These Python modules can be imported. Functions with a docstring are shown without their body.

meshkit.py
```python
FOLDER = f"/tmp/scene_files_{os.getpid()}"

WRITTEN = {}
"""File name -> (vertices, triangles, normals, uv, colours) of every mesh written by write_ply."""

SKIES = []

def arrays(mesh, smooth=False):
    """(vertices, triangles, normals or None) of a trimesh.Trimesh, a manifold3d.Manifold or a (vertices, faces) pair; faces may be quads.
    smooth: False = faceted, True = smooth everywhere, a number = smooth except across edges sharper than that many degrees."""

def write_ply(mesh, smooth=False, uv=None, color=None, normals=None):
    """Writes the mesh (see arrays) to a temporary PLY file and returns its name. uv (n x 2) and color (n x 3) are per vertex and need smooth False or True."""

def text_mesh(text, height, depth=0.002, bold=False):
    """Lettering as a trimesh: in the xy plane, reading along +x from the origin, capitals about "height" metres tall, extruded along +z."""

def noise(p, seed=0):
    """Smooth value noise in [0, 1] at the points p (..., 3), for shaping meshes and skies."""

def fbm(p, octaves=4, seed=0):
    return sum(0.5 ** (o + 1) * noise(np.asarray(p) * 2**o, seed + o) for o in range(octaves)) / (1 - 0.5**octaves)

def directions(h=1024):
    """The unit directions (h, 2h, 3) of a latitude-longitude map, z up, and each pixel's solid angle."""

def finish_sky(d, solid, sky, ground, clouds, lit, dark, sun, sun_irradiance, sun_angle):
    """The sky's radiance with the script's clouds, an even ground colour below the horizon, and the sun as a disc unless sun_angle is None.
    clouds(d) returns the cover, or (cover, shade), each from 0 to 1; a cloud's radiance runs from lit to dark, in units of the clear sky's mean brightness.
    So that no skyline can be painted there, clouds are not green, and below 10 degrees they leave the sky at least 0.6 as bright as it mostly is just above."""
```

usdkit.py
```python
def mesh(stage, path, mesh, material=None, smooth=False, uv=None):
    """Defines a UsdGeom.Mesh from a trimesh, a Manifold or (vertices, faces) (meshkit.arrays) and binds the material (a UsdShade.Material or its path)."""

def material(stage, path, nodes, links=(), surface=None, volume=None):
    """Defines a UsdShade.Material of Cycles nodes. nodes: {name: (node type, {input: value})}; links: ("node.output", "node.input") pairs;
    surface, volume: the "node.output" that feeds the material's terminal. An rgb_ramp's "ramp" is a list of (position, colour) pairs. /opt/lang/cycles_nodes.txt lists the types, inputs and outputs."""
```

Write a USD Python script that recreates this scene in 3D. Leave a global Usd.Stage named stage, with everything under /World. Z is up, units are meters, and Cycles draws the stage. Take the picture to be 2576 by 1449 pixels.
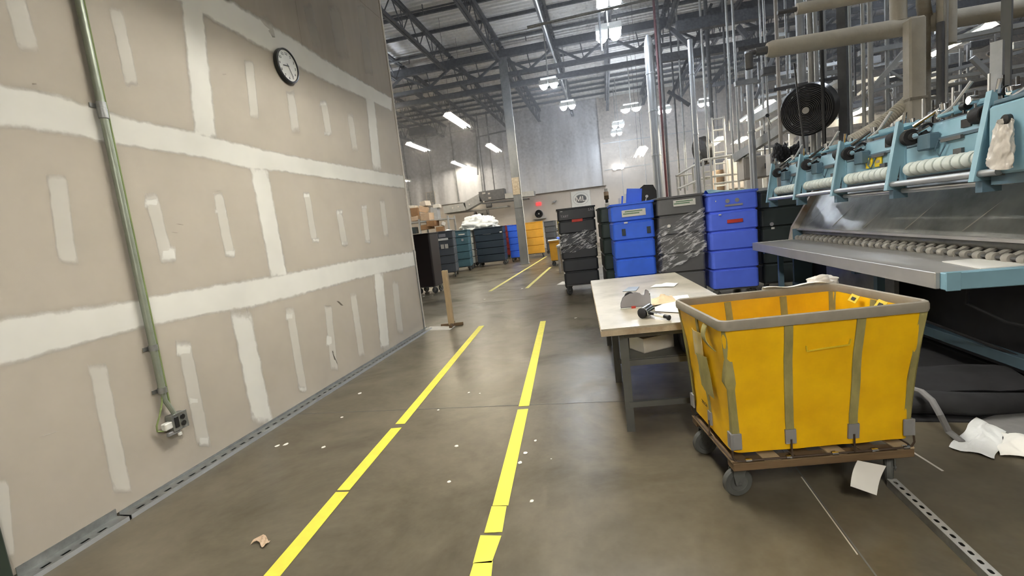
import math, random, numpy as np, trimesh, usdkit, meshkit
from pxr import Usd, UsdGeom, UsdLux, Gf, Sdf, Vt
from shapely.geometry import Polygon, Point, box as sbox

stage = Usd.Stage.CreateInMemory()
UsdGeom.SetStageUpAxis(stage, UsdGeom.Tokens.z)
UsdGeom.SetStageMetersPerUnit(stage, 1.0)
UsdGeom.Xform.Define(stage, '/World')
UsdGeom.Scope.Define(stage, '/World/Looks')
rng = random.Random(7)
PI = math.pi

# ------------------------------------------------------------------ camera, exposure
FPX, YAW, PIT, ROL, EYE = 1167.9, -0.212606, -0.124866, -0.113075, 1.5
fw = np.array([math.sin(YAW) * math.cos(PIT), math.cos(YAW) * math.cos(PIT), math.sin(PIT)])
rt = np.array([math.cos(YAW), -math.sin(YAW), 0.0])
up = np.cross(rt, fw)
rt, up = math.cos(ROL) * rt + math.sin(ROL) * up, -math.sin(ROL) * rt + math.cos(ROL) * up
CAM = np.array([0, 0, EYE])
cam = UsdGeom.Camera.Define(stage, '/World/camera')
cam.CreateHorizontalApertureAttr(36.0)
cam.CreateVerticalApertureAttr(36.0 * 1449 / 2576)
cam.CreateFocalLengthAttr(36.0 * FPX / 2576)
cam.CreateClippingRangeAttr(Gf.Vec2f(0.05, 200))
cam.CreateExposureAttr(1.66)
cam.AddTransformOp().Set(Gf.Matrix4d(*rt, 0, *up, 0, *(-fw), 0, *CAM, 1))
# a dim interior ambience (light that has bounced around the hall)
dome = UsdLux.DomeLight.Define(stage, '/World/ambient_sky')
dome.CreateIntensityAttr(0.02)
dome.CreateColorAttr(Gf.Vec3f(0.8, 0.85, 0.95))


def at(x, y, X=None, Y=None, Z=None):
    """The point seen at photo pixel (x, y) on a plane of known position: used to read measured places off the survey photo."""
    d = fw * FPX + rt * (x - 1288) - up * (y - 724.5)
    i, v = (0, X) if X is not None else (1, Y) if Y is not None else (2, Z)
    return CAM + d * (v - CAM[i]) / d[i]


# ------------------------------------------------------------------ materials
def lin(c):
    c = np.asarray(c, float) / 255
    return tuple(np.where(c < 0.04045, c / 12.92, ((c + 0.055) / 1.055) ** 2.4))


LOOK = {}


def pbr(name, c, rough=0.5, metal=0.0, var=0.12, scale=6.0, c2=None, bump=0.0, bscale=60.0, rvar=0.0, world=False, coat=0.0, spec=0.5, stretch=None, seed=0.0):
    """Principled look whose colour wanders by noise between c*(1-var) and c*(1+var) (or towards c2)."""
    c = np.array(lin(c))
    lo, hi = (c * (1 - var), np.minimum(c * (1 + var), 1)) if c2 is None else (c, np.array(lin(c2)))
    nodes = {'g': ('geometry', {}) if world else ('texture_coordinate', {}),
             'mp': ('mapping', {'scale': stretch or (1, 1, 1), 'location': (seed, seed * 0.7, seed * 1.3)}),
             'n': ('noise_texture', {'scale': scale, 'detail': 5.0, 'roughness': 0.6}),
             'r': ('rgb_ramp', {'ramp': [(0.3, tuple(lo)), (0.7, tuple(hi))]}),
             'p': ('principled_bsdf', {'roughness': rough, 'metallic': metal, 'coat_weight': coat, 'coat_roughness': 0.15, 'specular_ior_level': spec})}
    links = [('g.position' if world else 'g.object', 'mp.vector'), ('mp.vector', 'n.vector'), ('n.fac', 'r.fac'), ('r.color', 'p.base_color')]
    if rvar:
        nodes['m'] = ('map_range', {'from_min': 0.3, 'from_max': 0.7, 'to_min': max(rough - rvar, 0.03), 'to_max': rough + rvar})
        links += [('n.fac', 'm.value'), ('m.result', 'p.roughness')]
    if bump:
        nodes['bn'] = ('noise_texture', {'scale': bscale, 'detail': 4.0})
        nodes['b'] = ('bump', {'strength': bump, 'distance': 0.01})
        links += [('mp.vector', 'bn.vector'), ('bn.fac', 'b.height'), ('b.normal', 'p.normal')]
    LOOK[name] = usdkit.material(stage, '/World/Looks/' + name, nodes, links, surface='p.BSDF')
    return LOOK[name]


def glow(name, c, strength):
    LOOK[name] = usdkit.material(stage, '/World/Looks/' + name, {'e': ('emission', {'color': lin(c), 'strength': strength})}, surface='e.emission')


glow('tube_glow', (255, 240, 212), 46.0)
glow('bay_glow', (232, 242, 255), 70.0)
glow('bay_near_glow', (255, 250, 243), 9.0)
glow('bay_big_glow', (232, 242, 255), 28.0)
glow('tube_near_glow', (255, 251, 243), 62.0)
glow('tube_rear_glow', (255, 251, 243), 74.0)
glow('flood_glow', (250, 250, 255), 2.2)
glow('tube_dim_glow', (255, 244, 226), 36.0)
glow('exit_glow', (230, 50, 50), 1.2)
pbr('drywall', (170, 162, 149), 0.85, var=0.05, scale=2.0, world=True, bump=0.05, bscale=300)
pbr('drywall_shaded', (150, 140, 126), 0.85, var=0.10, scale=1.6, world=True, stretch=(1, 2.2, 0.25))  # darker copy of the board; shade of the upper wall put into colour
pbr('galvanised', (150, 152, 150), 0.42, 0.75, var=0.2, scale=14)
pbr('duct_metal', (196, 200, 203), 0.38, 0.55, var=0.08, scale=6, stretch=(1, 1, 0.3))
pbr('steel_dark', (98, 98, 98), 0.6, 0.2, var=0.15, scale=8)
pbr('truss_paint', (80, 81, 84), 0.65, var=0.12, scale=4)
pbr('column_paint', (120, 121, 120), 0.6, var=0.14, scale=5, stretch=(1, 1, 0.4))
pbr('deck_metal', (226, 225, 223), 0.6, 0.1, var=0.08, scale=0.7, world=True)
pbr('wall_paint', (196, 188, 178), 0.75, var=0.06, scale=0.8, world=True)
pbr('wall_sheeting', (200, 200, 202), 0.42, var=0.10, scale=1.4, world=True, stretch=(2.0, 1, 0.25), bump=0.35, bscale=3.0)
pbr('tape_yellow', (230, 220, 78), 0.55, var=0.08, scale=9)
pbr('tape_yellow_faded', (196, 188, 104), 0.6, var=0.14, scale=6)
pbr('conduit_grey', (140, 147, 132), 0.4, 0.35, var=0.1, scale=12)
pbr('cable_green', (120, 134, 84), 0.5, var=0.12)
pbr('box_grey', (118, 120, 114), 0.45, 0.3, var=0.12)
pbr('black_plastic', (26, 27, 28), 0.4, var=0.2, scale=10)
pbr('rubber_black', (33, 33, 35), 0.75, var=0.25, scale=8, bump=0.1)
pbr('white_plastic', (216, 215, 208), 0.45, var=0.04)
pbr('paper_white', (236, 234, 226), 0.8, var=0.03)
pbr('cloth_white', (236, 238, 236), 0.9, var=0.05, bump=0.25, bscale=40)
pbr('cloth_aqua', (186, 222, 206), 0.9, var=0.08)
pbr('wood_post', (168, 146, 112), 0.7, var=0.14, scale=5, stretch=(3, 3, 0.4))
pbr('wood_brown', (98, 78, 52), 0.8, var=0.3, scale=5, stretch=(0.5, 4, 4))
pbr('wood_tan', (176, 156, 122), 0.8, var=0.2, scale=7)
pbr('brown_steel', (70, 56, 44), 0.6, 0.3, var=0.2)
pbr('chrome', (220, 222, 224), 0.12, 1.0, var=0.03)
pbr('vinyl_yellow', (234, 186, 0), 0.5, c2=(214, 164, 0), scale=4.5, bump=0.4, bscale=8)
pbr('vinyl_yellow_old', (212, 190, 50), 0.5, var=0.2, scale=6)
pbr('vinyl_grey', (132, 126, 114), 0.6, var=0.12, scale=9)
pbr('vinyl_pad', (128, 127, 127), 0.55, var=0.08)
pbr('webbing', (136, 128, 78), 0.75, var=0.24, scale=14, stretch=(1, 1, 0.5))
pbr('caster_rubber', (74, 75, 72), 0.6, var=0.12)
pbr('caster_steel', (120, 122, 120), 0.4, 0.6, var=0.15)
pbr('laminate', (172, 164, 145), 0.32, var=0.05, scale=3.5, rvar=0.05)
pbr('laminate_edge', (196, 184, 160), 0.6, c2=(158, 138, 112), scale=11)
pbr('table_steel', (92, 93, 90), 0.5, 0.3, var=0.15)
pbr('carton_white', (206, 202, 192), 0.75, var=0.06)
pbr('carton_brown', (140, 106, 72), 0.8, var=0.12)
pbr('carton_tan', (188, 164, 138), 0.8, var=0.1)
pbr('bin_navy', (58, 62, 76), 0.45, var=0.1)
pbr('red_label', (196, 62, 48), 0.55, var=0.06)
pbr('green_label', (108, 142, 112), 0.5, var=0.06)
pbr('yellow_label', (232, 204, 30), 0.5, var=0.05)
pbr('grey_label', (150, 148, 152), 0.6, var=0.08)
pbr('kraft_paper', (212, 188, 152), 0.75, var=0.12)
pbr('machine_blue', (136, 176, 192), 0.42, var=0.06, scale=5)
pbr('machine_blue_dark', (84, 108, 122), 0.45, var=0.08, scale=5)
pbr('table_metal', (176, 174, 170), 0.36, 0.35, var=0.07, scale=4)
pbr('glossy_black', (140, 141, 138), 0.30, 0.1, var=0.25, scale=2.5, rvar=0.08)
pbr('rusty_white', (186, 182, 176), 0.6, c2=(150, 120, 92), scale=4)
pbr('sleeve_white', (212, 220, 214), 0.6, var=0.06)
pbr('finger_grey', (150, 146, 138), 0.5, var=0.1)
pbr('insulation_beige', (196, 189, 173), 0.75, var=0.10, scale=5, bump=0.25, bscale=30)
pbr('insulation_dirty', (170, 163, 148), 0.8, c2=(128, 118, 100), scale=6)
pbr('rail_white', (206, 202, 192), 0.5, var=0.06)
pbr('strut_grey', (168, 170, 170), 0.5, 0.3, var=0.15)
pbr('strut_light', (178, 178, 174), 0.45, 0.35, var=0.1)
pbr('cabinet_beige', (186, 178, 166), 0.6, var=0.05)
pbr('red_pipe', (104, 58, 60), 0.45, var=0.1)
pbr('hood_white', (205, 205, 198), 0.5, var=0.04)
pbr('bag_plastic', (206, 200, 190), 0.25, var=0.16, scale=9, bump=0.3, bscale=20)
pbr('rug_grey', (120, 119, 118), 0.85, var=0.08, scale=18)
pbr('mud_white', (206, 201, 190), 0.85, var=0.03)
pbr('bead_white', (196, 190, 178), 0.85, var=0.06, world=True)
pbr('door_green', (44, 54, 44), 0.5, var=0.1)
for n_, c_ in dict(cart_black=(49, 52, 56), cart_charcoal=(58, 66, 66), cart_blue=(54, 106, 232), cart_royal=(92, 122, 255), cart_grey=(98, 98, 99), cart_green=(42, 56, 52), cart_purple=(38, 31, 33), cart_slate=(78, 83, 89), cart_teal=(64, 98, 110), cart_white=(190, 194, 192), cart_navy=(38, 50, 62), cart_yellow=(226, 166, 52), cart_olive=(160, 146, 80), cart_red=(120, 30, 30)).items():
    pbr(n_, c_, 0.45, var=0.10, scale=3.0, bump=0.06, bscale=90)

# polished concrete floor: brown grey, wandering tone, worn and shiny in patches
LOOK['concrete'] = usdkit.material(stage, '/World/Looks/concrete', {
    'g': ('geometry', {}),
    'n': ('noise_texture', {'scale': 0.9, 'detail': 6.0, 'roughness': 0.62, 'distortion': 0.4}),
    'n2': ('noise_texture', {'scale': 9.0, 'detail': 5.0, 'roughness': 0.7}),
    'r': ('rgb_ramp', {'ramp': [(0.25, lin((76, 70, 57))), (0.5, lin((94, 87, 72))), (0.75, lin((113, 105, 89)))]}),
    'r2': ('rgb_ramp', {'ramp': [(0.3, (0.82, 0.82, 0.82)), (0.7, (1.1, 1.1, 1.1))]}),
    'mx': ('mix_color', {'blend_type': 'multiply', 'fac': 0.8, 'use_clamp': False}),
    'rr': ('map_range', {'from_min': 0.3, 'from_max': 0.7, 'to_min': 0.24, 'to_max': 0.42}),
    'b': ('bump', {'strength': 0.04, 'distance': 0.01}),
    'p': ('principled_bsdf', {'specular_ior_level': 0.32})},
    [('g.position', 'n.vector'), ('g.position', 'n2.vector'), ('n.fac', 'r.fac'), ('n2.fac', 'r2.fac'), ('r.color', 'mx.a'), ('r2.color', 'mx.b'), ('mx.result', 'p.base_color'),
     ('n.fac', 'rr.value'), ('rr.result', 'p.roughness'), ('n2.fac', 'b.height'), ('b.normal', 'p.normal')], surface='p.BSDF')
# joint compound: thin coat whose feathered edge lets the board show through (primvar "feather", 0 at the edge)
def mud(name, c, gain):
    LOOK[name] = usdkit.material(stage, '/World/Looks/' + name, {
        'g': ('geometry', {}), 'a': ('attribute', {'attribute': 'feather'}),
        'n': ('noise_texture', {'scale': 9.0, 'detail': 5.0, 'roughness': 0.65}),
        's': ('math', {'math_type': 'multiply_add', 'value2': 0.9, 'value3': -0.45}),
        't': ('math', {'math_type': 'add'}),
        'm': ('map_range', {'range_type': 'smoothstep', 'from_min': 0.12, 'from_max': 0.62, 'to_min': 0.0, 'to_max': gain}),
        'n2': ('noise_texture', {'scale': 2.0, 'detail': 3.0}),
        'r': ('rgb_ramp', {'ramp': [(0.3, tuple(np.array(lin(c)) * 0.93)), (0.7, tuple(np.array(lin(c)) * 1.05))]}),
        'd': ('diffuse_bsdf', {}), 'tr': ('transparent_bsdf', {}), 'x': ('mix_closure', {})},
        [('g.position', 'n.vector'), ('n.fac', 's.value1'), ('s.value', 't.value1'), ('a.fac', 't.value2'), ('t.value', 'm.value'), ('m.result', 'x.fac'),
         ('g.position', 'n2.vector'), ('n2.fac', 'r.fac'), ('r.color', 'd.color'), ('tr.BSDF', 'x.closure1'), ('d.BSDF', 'x.closure2')], surface='x.closure')
mud('mud_band', (212, 210, 202), 1.0)
mud('mud_thin', (206, 202, 192), 0.85)
mud('mud_faint', (196, 190, 178), 0.45)
mud('smudge', (92, 86, 76), 0.55)
# clear stretch film: mostly see-through, glossy, crease highlights put in as white streaks
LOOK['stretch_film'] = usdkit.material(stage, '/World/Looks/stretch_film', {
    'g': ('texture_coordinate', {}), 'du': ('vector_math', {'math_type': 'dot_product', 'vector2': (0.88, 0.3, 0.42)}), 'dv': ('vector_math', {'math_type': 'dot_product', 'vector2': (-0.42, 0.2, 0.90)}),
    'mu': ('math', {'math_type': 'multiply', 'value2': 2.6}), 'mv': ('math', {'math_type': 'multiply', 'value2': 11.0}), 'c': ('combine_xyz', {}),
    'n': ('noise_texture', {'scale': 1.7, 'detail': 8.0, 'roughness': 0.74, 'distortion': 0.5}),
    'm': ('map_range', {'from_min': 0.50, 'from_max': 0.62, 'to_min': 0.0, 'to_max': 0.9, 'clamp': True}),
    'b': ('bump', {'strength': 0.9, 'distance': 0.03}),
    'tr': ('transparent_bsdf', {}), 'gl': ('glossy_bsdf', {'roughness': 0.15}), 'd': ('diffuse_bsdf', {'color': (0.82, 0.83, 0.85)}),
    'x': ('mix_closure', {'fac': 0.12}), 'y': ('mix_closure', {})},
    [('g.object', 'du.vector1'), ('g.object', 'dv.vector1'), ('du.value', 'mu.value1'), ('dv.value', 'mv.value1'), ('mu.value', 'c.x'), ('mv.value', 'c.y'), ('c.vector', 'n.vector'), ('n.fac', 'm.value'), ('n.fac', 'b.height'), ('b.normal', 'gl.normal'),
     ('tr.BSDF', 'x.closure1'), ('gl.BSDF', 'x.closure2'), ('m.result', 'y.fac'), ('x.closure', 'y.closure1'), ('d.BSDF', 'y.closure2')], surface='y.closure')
pbr('sleeve_grey', (186, 194, 194), 0.2, var=0.05)
pbr('pouch_clear', (206, 196, 170), 0.22, c2=(226, 196, 96), scale=9)
LOOK['clear_sleeve'] = usdkit.material(stage, '/World/Looks/clear_sleeve', {
    'f': ('fresnel', {'IOR': 1.5}), 'tr': ('transparent_bsdf', {'color': (0.86, 0.9, 0.9)}), 'gl': ('glossy_bsdf', {'roughness': 0.1}), 'x': ('mix_closure', {})},
    [('f.fac', 'x.fac'), ('tr.BSDF', 'x.closure1'), ('gl.BSDF', 'x.closure2')], surface='x.closure')

# ------------------------------------------------------------------ meshes
def cat(*ms):
    ms = [m for a in ms for m in (a if isinstance(a, (list, tuple)) else [a])]
    return trimesh.util.concatenate(ms) if len(ms) > 1 else ms[0]


def box(c, s, ch=0.0, rot=None):
    """A box of size s about c; ch chamfers every edge; rot = (rx, ry, rz) radians."""
    h = np.array(s, float) / 2
    if ch:
        ch = min(ch, h.min() * 0.9)
        v = [[sx * (h[0] - a), sy * (h[1] - b), sz * (h[2] - d)] for sx in (-1, 1) for sy in (-1, 1) for sz in (-1, 1) for a, b, d in ((0, ch, ch), (ch, 0, ch), (ch, ch, 0))]
        m = trimesh.convex.convex_hull(np.array(v))
    else:
        m = trimesh.creation.box(2 * h)
    if rot is not None:
        m.apply_transform(trimesh.transformations.euler_matrix(*rot))
    m.apply_translation(c)
    return m


def span(a, b, ch=0.0):
    a, b = np.array(a, float), np.array(b, float)
    return box((a + b) / 2, np.abs(b - a), ch)


def frame(d, ref=(0, 0, 1)):
    d = d / np.linalg.norm(d)
    ref = np.array(ref, float)
    if abs(d @ ref) > 0.97:
        ref = np.array([0, 1.0, 0])
    a = np.cross(d, ref); a /= np.linalg.norm(a)
    return d, a, np.cross(a, d)


def bar(p, q, w, h=None, ch=0.0, ref=(0, 0, 1)):
    """A rectangular bar from p to q, w wide sideways and h tall."""
    p, q = np.array(p, float), np.array(q, float)
    L = np.linalg.norm(q - p); d, a, b = frame(q - p, ref)
    m = box((0, 0, 0), (L, w, h or w), ch)
    T = np.eye(4); T[:3, 0], T[:3, 1], T[:3, 2], T[:3, 3] = d, a, b, (p + q) / 2
    m.apply_transform(T)
    return m


def rod(p, q, r, n=10, r2=None):
    return tube([p, q], [r, r if r2 is None else r2], n)


def tube(path, r, n=8, closed=False, caps=True):
    path = np.array(path, float); k = len(path)
    r = np.full(k, r) if np.ndim(r) == 0 else np.array(r)
    t = np.gradient(path, axis=0) if not closed else np.roll(path, -1, 0) - np.roll(path, 1, 0)
    rings, ref = [], np.array([0, 0, 1.0])
    a = None
    for i in range(k):
        d = t[i] / (np.linalg.norm(t[i]) + 1e-12)
        if a is None:
            d, a, b = frame(d)
        else:
            a = a - d * (a @ d); a /= np.linalg.norm(a); b = np.cross(a, d)
        th = np.arange(n) * 2 * PI / n
        rings.append(path[i] + r[i] * (np.outer(np.cos(th), a) + np.outer(np.sin(th), b)))
    return loft(rings, caps=caps and not closed, closed=closed)


def loft(rings, caps=True, closed=False):
    """Joins rings of equal length into a skin; caps closes both ends with fans."""
    rings = [np.array(x, float) for x in rings]
    n, k = len(rings[0]), len(rings)
    v = np.vstack(rings); f = []
    for i in range(k if closed else k - 1):
        j = (i + 1) % k
        for a in range(n):
            b = (a + 1) % n
            f += [[i * n + a, i * n + b, j * n + b], [i * n + a, j * n + b, j * n + a]]
    if caps:
        c0, c1 = len(v), len(v) + 1
        v = np.vstack([v, rings[0].mean(0), rings[-1].mean(0)])
        for a in range(n):
            b = (a + 1) % n
            f += [[c0, b, a], [c1, (k - 1) * n + a, (k - 1) * n + b]]
    m = trimesh.Trimesh(v, f, process=False)
    trimesh.repair.fix_normals(m)
    return m


def lathe(prof, n=24, axis='z', c=(0, 0, 0)):
    m = trimesh.creation.revolve(np.array(prof, float), sections=n)
    if axis == 'y':
        m.apply_transform(trimesh.transformations.rotation_matrix(-PI / 2, (1, 0, 0)))
    elif axis == 'x':
        m.apply_transform(trimesh.transformations.rotation_matrix(PI / 2, (0, 1, 0)))
    m.apply_translation(c)
    return m


def disc(c, r, h, n=24, axis='z', ch=0.0):
    ch = ch or min(r, h) * 0.08
    return lathe([(0, -h / 2), (r - ch, -h / 2), (r, -h / 2 + ch), (r, h / 2 - ch), (r - ch, h / 2), (0, h / 2)], n, axis, c)


def prism(pts, a0, a1, axis='y'):
    """Extrudes a polygon (or shapely shape) drawn in the plane across the axis, from a0 to a1 along it."""
    poly = pts if hasattr(pts, 'geoms') or hasattr(pts, 'exterior') else Polygon(pts)
    m = trimesh.creation.extrude_polygon(poly, a1 - a0, engine='earcut')
    v = np.array(m.vertices)
    if axis == 'y':
        m.vertices = np.c_[v[:, 0], a0 + v[:, 2], v[:, 1]]; m.invert()
    elif axis == 'x':
        m.vertices = np.c_[a0 + v[:, 2], v[:, 0], v[:, 1]]
    else:
        m.vertices = np.c_[v[:, 0], v[:, 1], a0 + v[:, 2]]
    return m


def grid(fn, nu, nv, thick=0.0):
    """A sheet fn(u, v) -> point, u and v from 0 to 1; thick gives it a back side."""
    u, v = np.meshgrid(np.linspace(0, 1, nu), np.linspace(0, 1, nv), indexing='ij')
    P = np.array([[fn(a, b) for b in v[0]] for a in u[:, 0]], float).reshape(-1, 3)
    f = []
    for i in range(nu - 1):
        for j in range(nv - 1):
            a = i * nv + j
            f += [[a, a + nv, a + nv + 1], [a, a + nv + 1, a + 1]]
    m = trimesh.Trimesh(P, f, process=False)
    if thick:
        N = len(P); nrm = np.array(m.vertex_normals)
        e = [i * nv for i in range(nu)], [i * nv + nv - 1 for i in range(nu)], list(range(nv)), [(nu - 1) * nv + j for j in range(nv)]
        ff = list(f) + [[x[0] + N, x[2] + N, x[1] + N] for x in f]
        for side in e:
            for a, b in zip(side[:-1], side[1:]):
                ff += [[a, b, b + N], [a, b + N, a + N]]
        m = trimesh.Trimesh(np.vstack([P, P - nrm * thick]), ff, process=False)
        trimesh.repair.fix_normals(m)
    return m


def crumple(P, amp, sc, seed):
    P = np.asarray(P, float)
    return amp * (meshkit.fbm(P * sc + seed * 7.3, 4, seed) - 0.5)


# ------------------------------------------------------------------ things and parts
COUNT, ORIGIN = {}, {}


def fresh(parent, name):
    key = parent + '/' + name
    k = COUNT.get(key, 0); COUNT[key] = k + 1
    return key if k == 0 else f'{key}_{k:03d}'


def tag(prim, label=None, cat_=None, group=None, kind=None):
    for k, v in (('label', label), ('category', cat_), ('group', group), ('kind', kind)):
        if v:
            prim.SetCustomDataByKey(k, v)


def thing(name, label, cat_, loc=(0, 0, 0), rz=0.0, group=None, kind=None, local=False):
    """A top-level Xform. Parts are given in world coordinates and moved to its base, or, with local, in its own frame."""
    p = fresh('/World', name)
    x = UsdGeom.Xform.Define(stage, p)
    x.AddTranslateOp().Set(Gf.Vec3d(*map(float, loc)))
    if rz:
        x.AddRotateZOp().Set(float(rz))
    tag(x.GetPrim(), label, cat_, group, kind)
    ORIGIN[p] = np.zeros(3) if local else np.array(loc, float)
    return p


def part(parent, name, mesh, mat, label=None, smooth=35, kind=None, feather=None):
    p = fresh(parent, name)
    root = '/'.join(p.split('/')[:3])
    if root in ORIGIN and np.any(ORIGIN[root]):
        mesh = mesh.copy(); mesh.apply_translation(-ORIGIN[root])
    m = usdkit.mesh(stage, p, mesh, LOOK[mat], smooth=False if feather is not None else smooth)
    if feather is not None:
        UsdGeom.PrimvarsAPI(m).CreatePrimvar('feather', Sdf.ValueTypeNames.FloatArray, 'vertex').Set(Vt.FloatArray.FromNumpy(np.asarray(feather, np.float32)))
    ORIGIN.setdefault(root, np.zeros(3))
    tag(m.GetPrim(), label, kind=kind)
    return p


def solo(name, mesh, mat, label, cat_, group=None, kind=None, smooth=35):
    """A thing that is one mesh; its own origin is put at its base."""
    p = fresh('/World', name)
    b = mesh.bounds; o = np.array([(b[0, 0] + b[1, 0]) / 2, (b[0, 1] + b[1, 1]) / 2, b[0, 2]])
    mesh = mesh.copy(); mesh.apply_translation(-o)
    m = usdkit.mesh(stage, p, mesh, LOOK[mat], smooth=smooth)
    m.AddTranslateOp().Set(Gf.Vec3d(*map(float, o)))
    tag(m.GetPrim(), label, cat_, group, kind)
    return p


def dup(src, label, loc, rz=0.0, group=None):
    """A copy of a thing: an instanceable reference under the next number."""
    was = stage.GetPrimAtPath(src)
    name = src.split('/')[2].rstrip('0123456789').rstrip('_') if src[-3:].isdigit() else src.split('/')[2]
    p = fresh('/World', name)
    x = UsdGeom.Xform.Define(stage, p)
    x.GetPrim().GetReferences().AddInternalReference(src)
    x.ClearXformOpOrder()
    x.AddTranslateOp(opSuffix='place').Set(Gf.Vec3d(*map(float, loc)))
    x.AddRotateZOp(opSuffix='turn').Set(float(rz))
    tag(x.GetPrim(), label, was.GetCustomDataByKey('category'), group or was.GetCustomDataByKey('group'))
    x.GetPrim().SetInstanceable(True)
    return p

# ================================================================== THE SETTING
WX = -3.1                       # face of the unfinished drywall partition
BACK = 31.2
fl = thing('floor', 'brown grey polished concrete warehouse floor', 'floor', kind='structure')
part(fl, 'slab', span((-16, -4, -0.25), (24, BACK, 0)), 'concrete', smooth=False)
# saw-cut control joints, dark filler strips in the slab
for a, b in (((-3.0, 3.70), (2.0, 3.80)), ((0.93, 3.2), (0.905, 1.0)), ((-3.0, 9.6), (2.0, 9.7)), ((0.9, 3.78), (0.95, 9.6))):
    part(fl, 'control_joint', bar((*a, 0.0), (*b, 0.0), 0.007, 0.003), 'steel_dark', smooth=False)
part(fl, 'joint_dust', bar((0.905, 2.0, 0.001), (0.915, 2.6, 0.001), 0.005, 0.003), 'mud_white', 'pale dust packed into the floor joint', smooth=False)
p0, p1 = at(2245, 1105, Z=0), at(2372, 1185, Z=0)
part(fl, 'paint_line', bar(p0, p1, 0.012, 0.002), 'mud_white', 'thin white line worn on the floor', smooth=False)
patch = grid(lambda u, v: (-1.35 + 0.34 * u + 0.1 * v, 11.55 + 0.55 * v - .15 * u, 0.002), 3, 3)
part(fl, 'paint_line', patch, 'mud_white', 'pale worn paint patch', smooth=False)

rc = thing('ceiling', 'pale corrugated steel roof deck', 'ceiling', kind='structure')
prof, y = [], -4.0
while y < BACK:
    prof += [(y, 9.0), (y + 0.10, 9.0), (y + 0.13, 9.05), (y + 0.22, 9.05)]
    y += 0.25
P = np.array(prof)
v = np.vstack([np.c_[np.full(len(P), -16.0), P], np.c_[np.full(len(P), 24.0), P]])
n = len(P)
f = [[i, i + 1, n + i + 1] for i in range(n - 1)] + [[i, n + i + 1, n + i] for i in range(n - 1)]
part(rc, 'deck', trimesh.Trimesh(v, f, process=False), 'deck_metal', smooth=False)
part(rc, 'roof', span((-16, -4, 9.06), (24, BACK, 9.2)), 'deck_metal', smooth=False)

# --- the far wall: painted block below, insulation sheeting above
wb = thing('wall_back', 'far hall wall, pale paint below and plastic insulation sheeting above', 'wall', kind='structure')
part(wb, 'wall_panel', span((-16, BACK, 0), (24, BACK + 0.3, 9.2)), 'wall_paint', smooth=False)
def billow(x0, x1, z0, z1, y, seed, amp=0.10):
    def fn(u, v):
        x, z = x0 + (x1 - x0) * u, z0 + (z1 - z0) * v
        return x, y - 0.05 - amp * meshkit.fbm(np.array([x * 1.7, z * 0.25, seed]), 4, seed) - 0.03 * abs(math.sin(x * PI / 1.22)), z
    return grid(fn, 70, 20)
cl_ = thing('trim_3', 'grey plastic insulation sheeting hung over the upper far wall', 'sheeting', kind='structure')
part(cl_, 'sheeting', billow(-15.9, -6.2, 3.7, 9.0, BACK, 3, 0.2), 'wall_sheeting', 'loose grey insulation sheeting with folds', smooth=True)
part(cl_, 'sheeting', billow(-6.2, 0.1, 3.62, 9.0, BACK - 0.15, 5), 'wall_sheeting', 'grey insulation sheeting', smooth=True)
part(cl_, 'edge_trim', span((0.05, BACK - 0.42, 3.6), (0.2, BACK, 9)), 'wall_paint', smooth=False)
for k in range(9):
    x = 1.25 + 1.45 * k
    part(wb, 'seam', span((x - 0.015, BACK - 0.03, 0.2), (x + 0.015, BACK, 9)), 'strut_grey', smooth=False)
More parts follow.
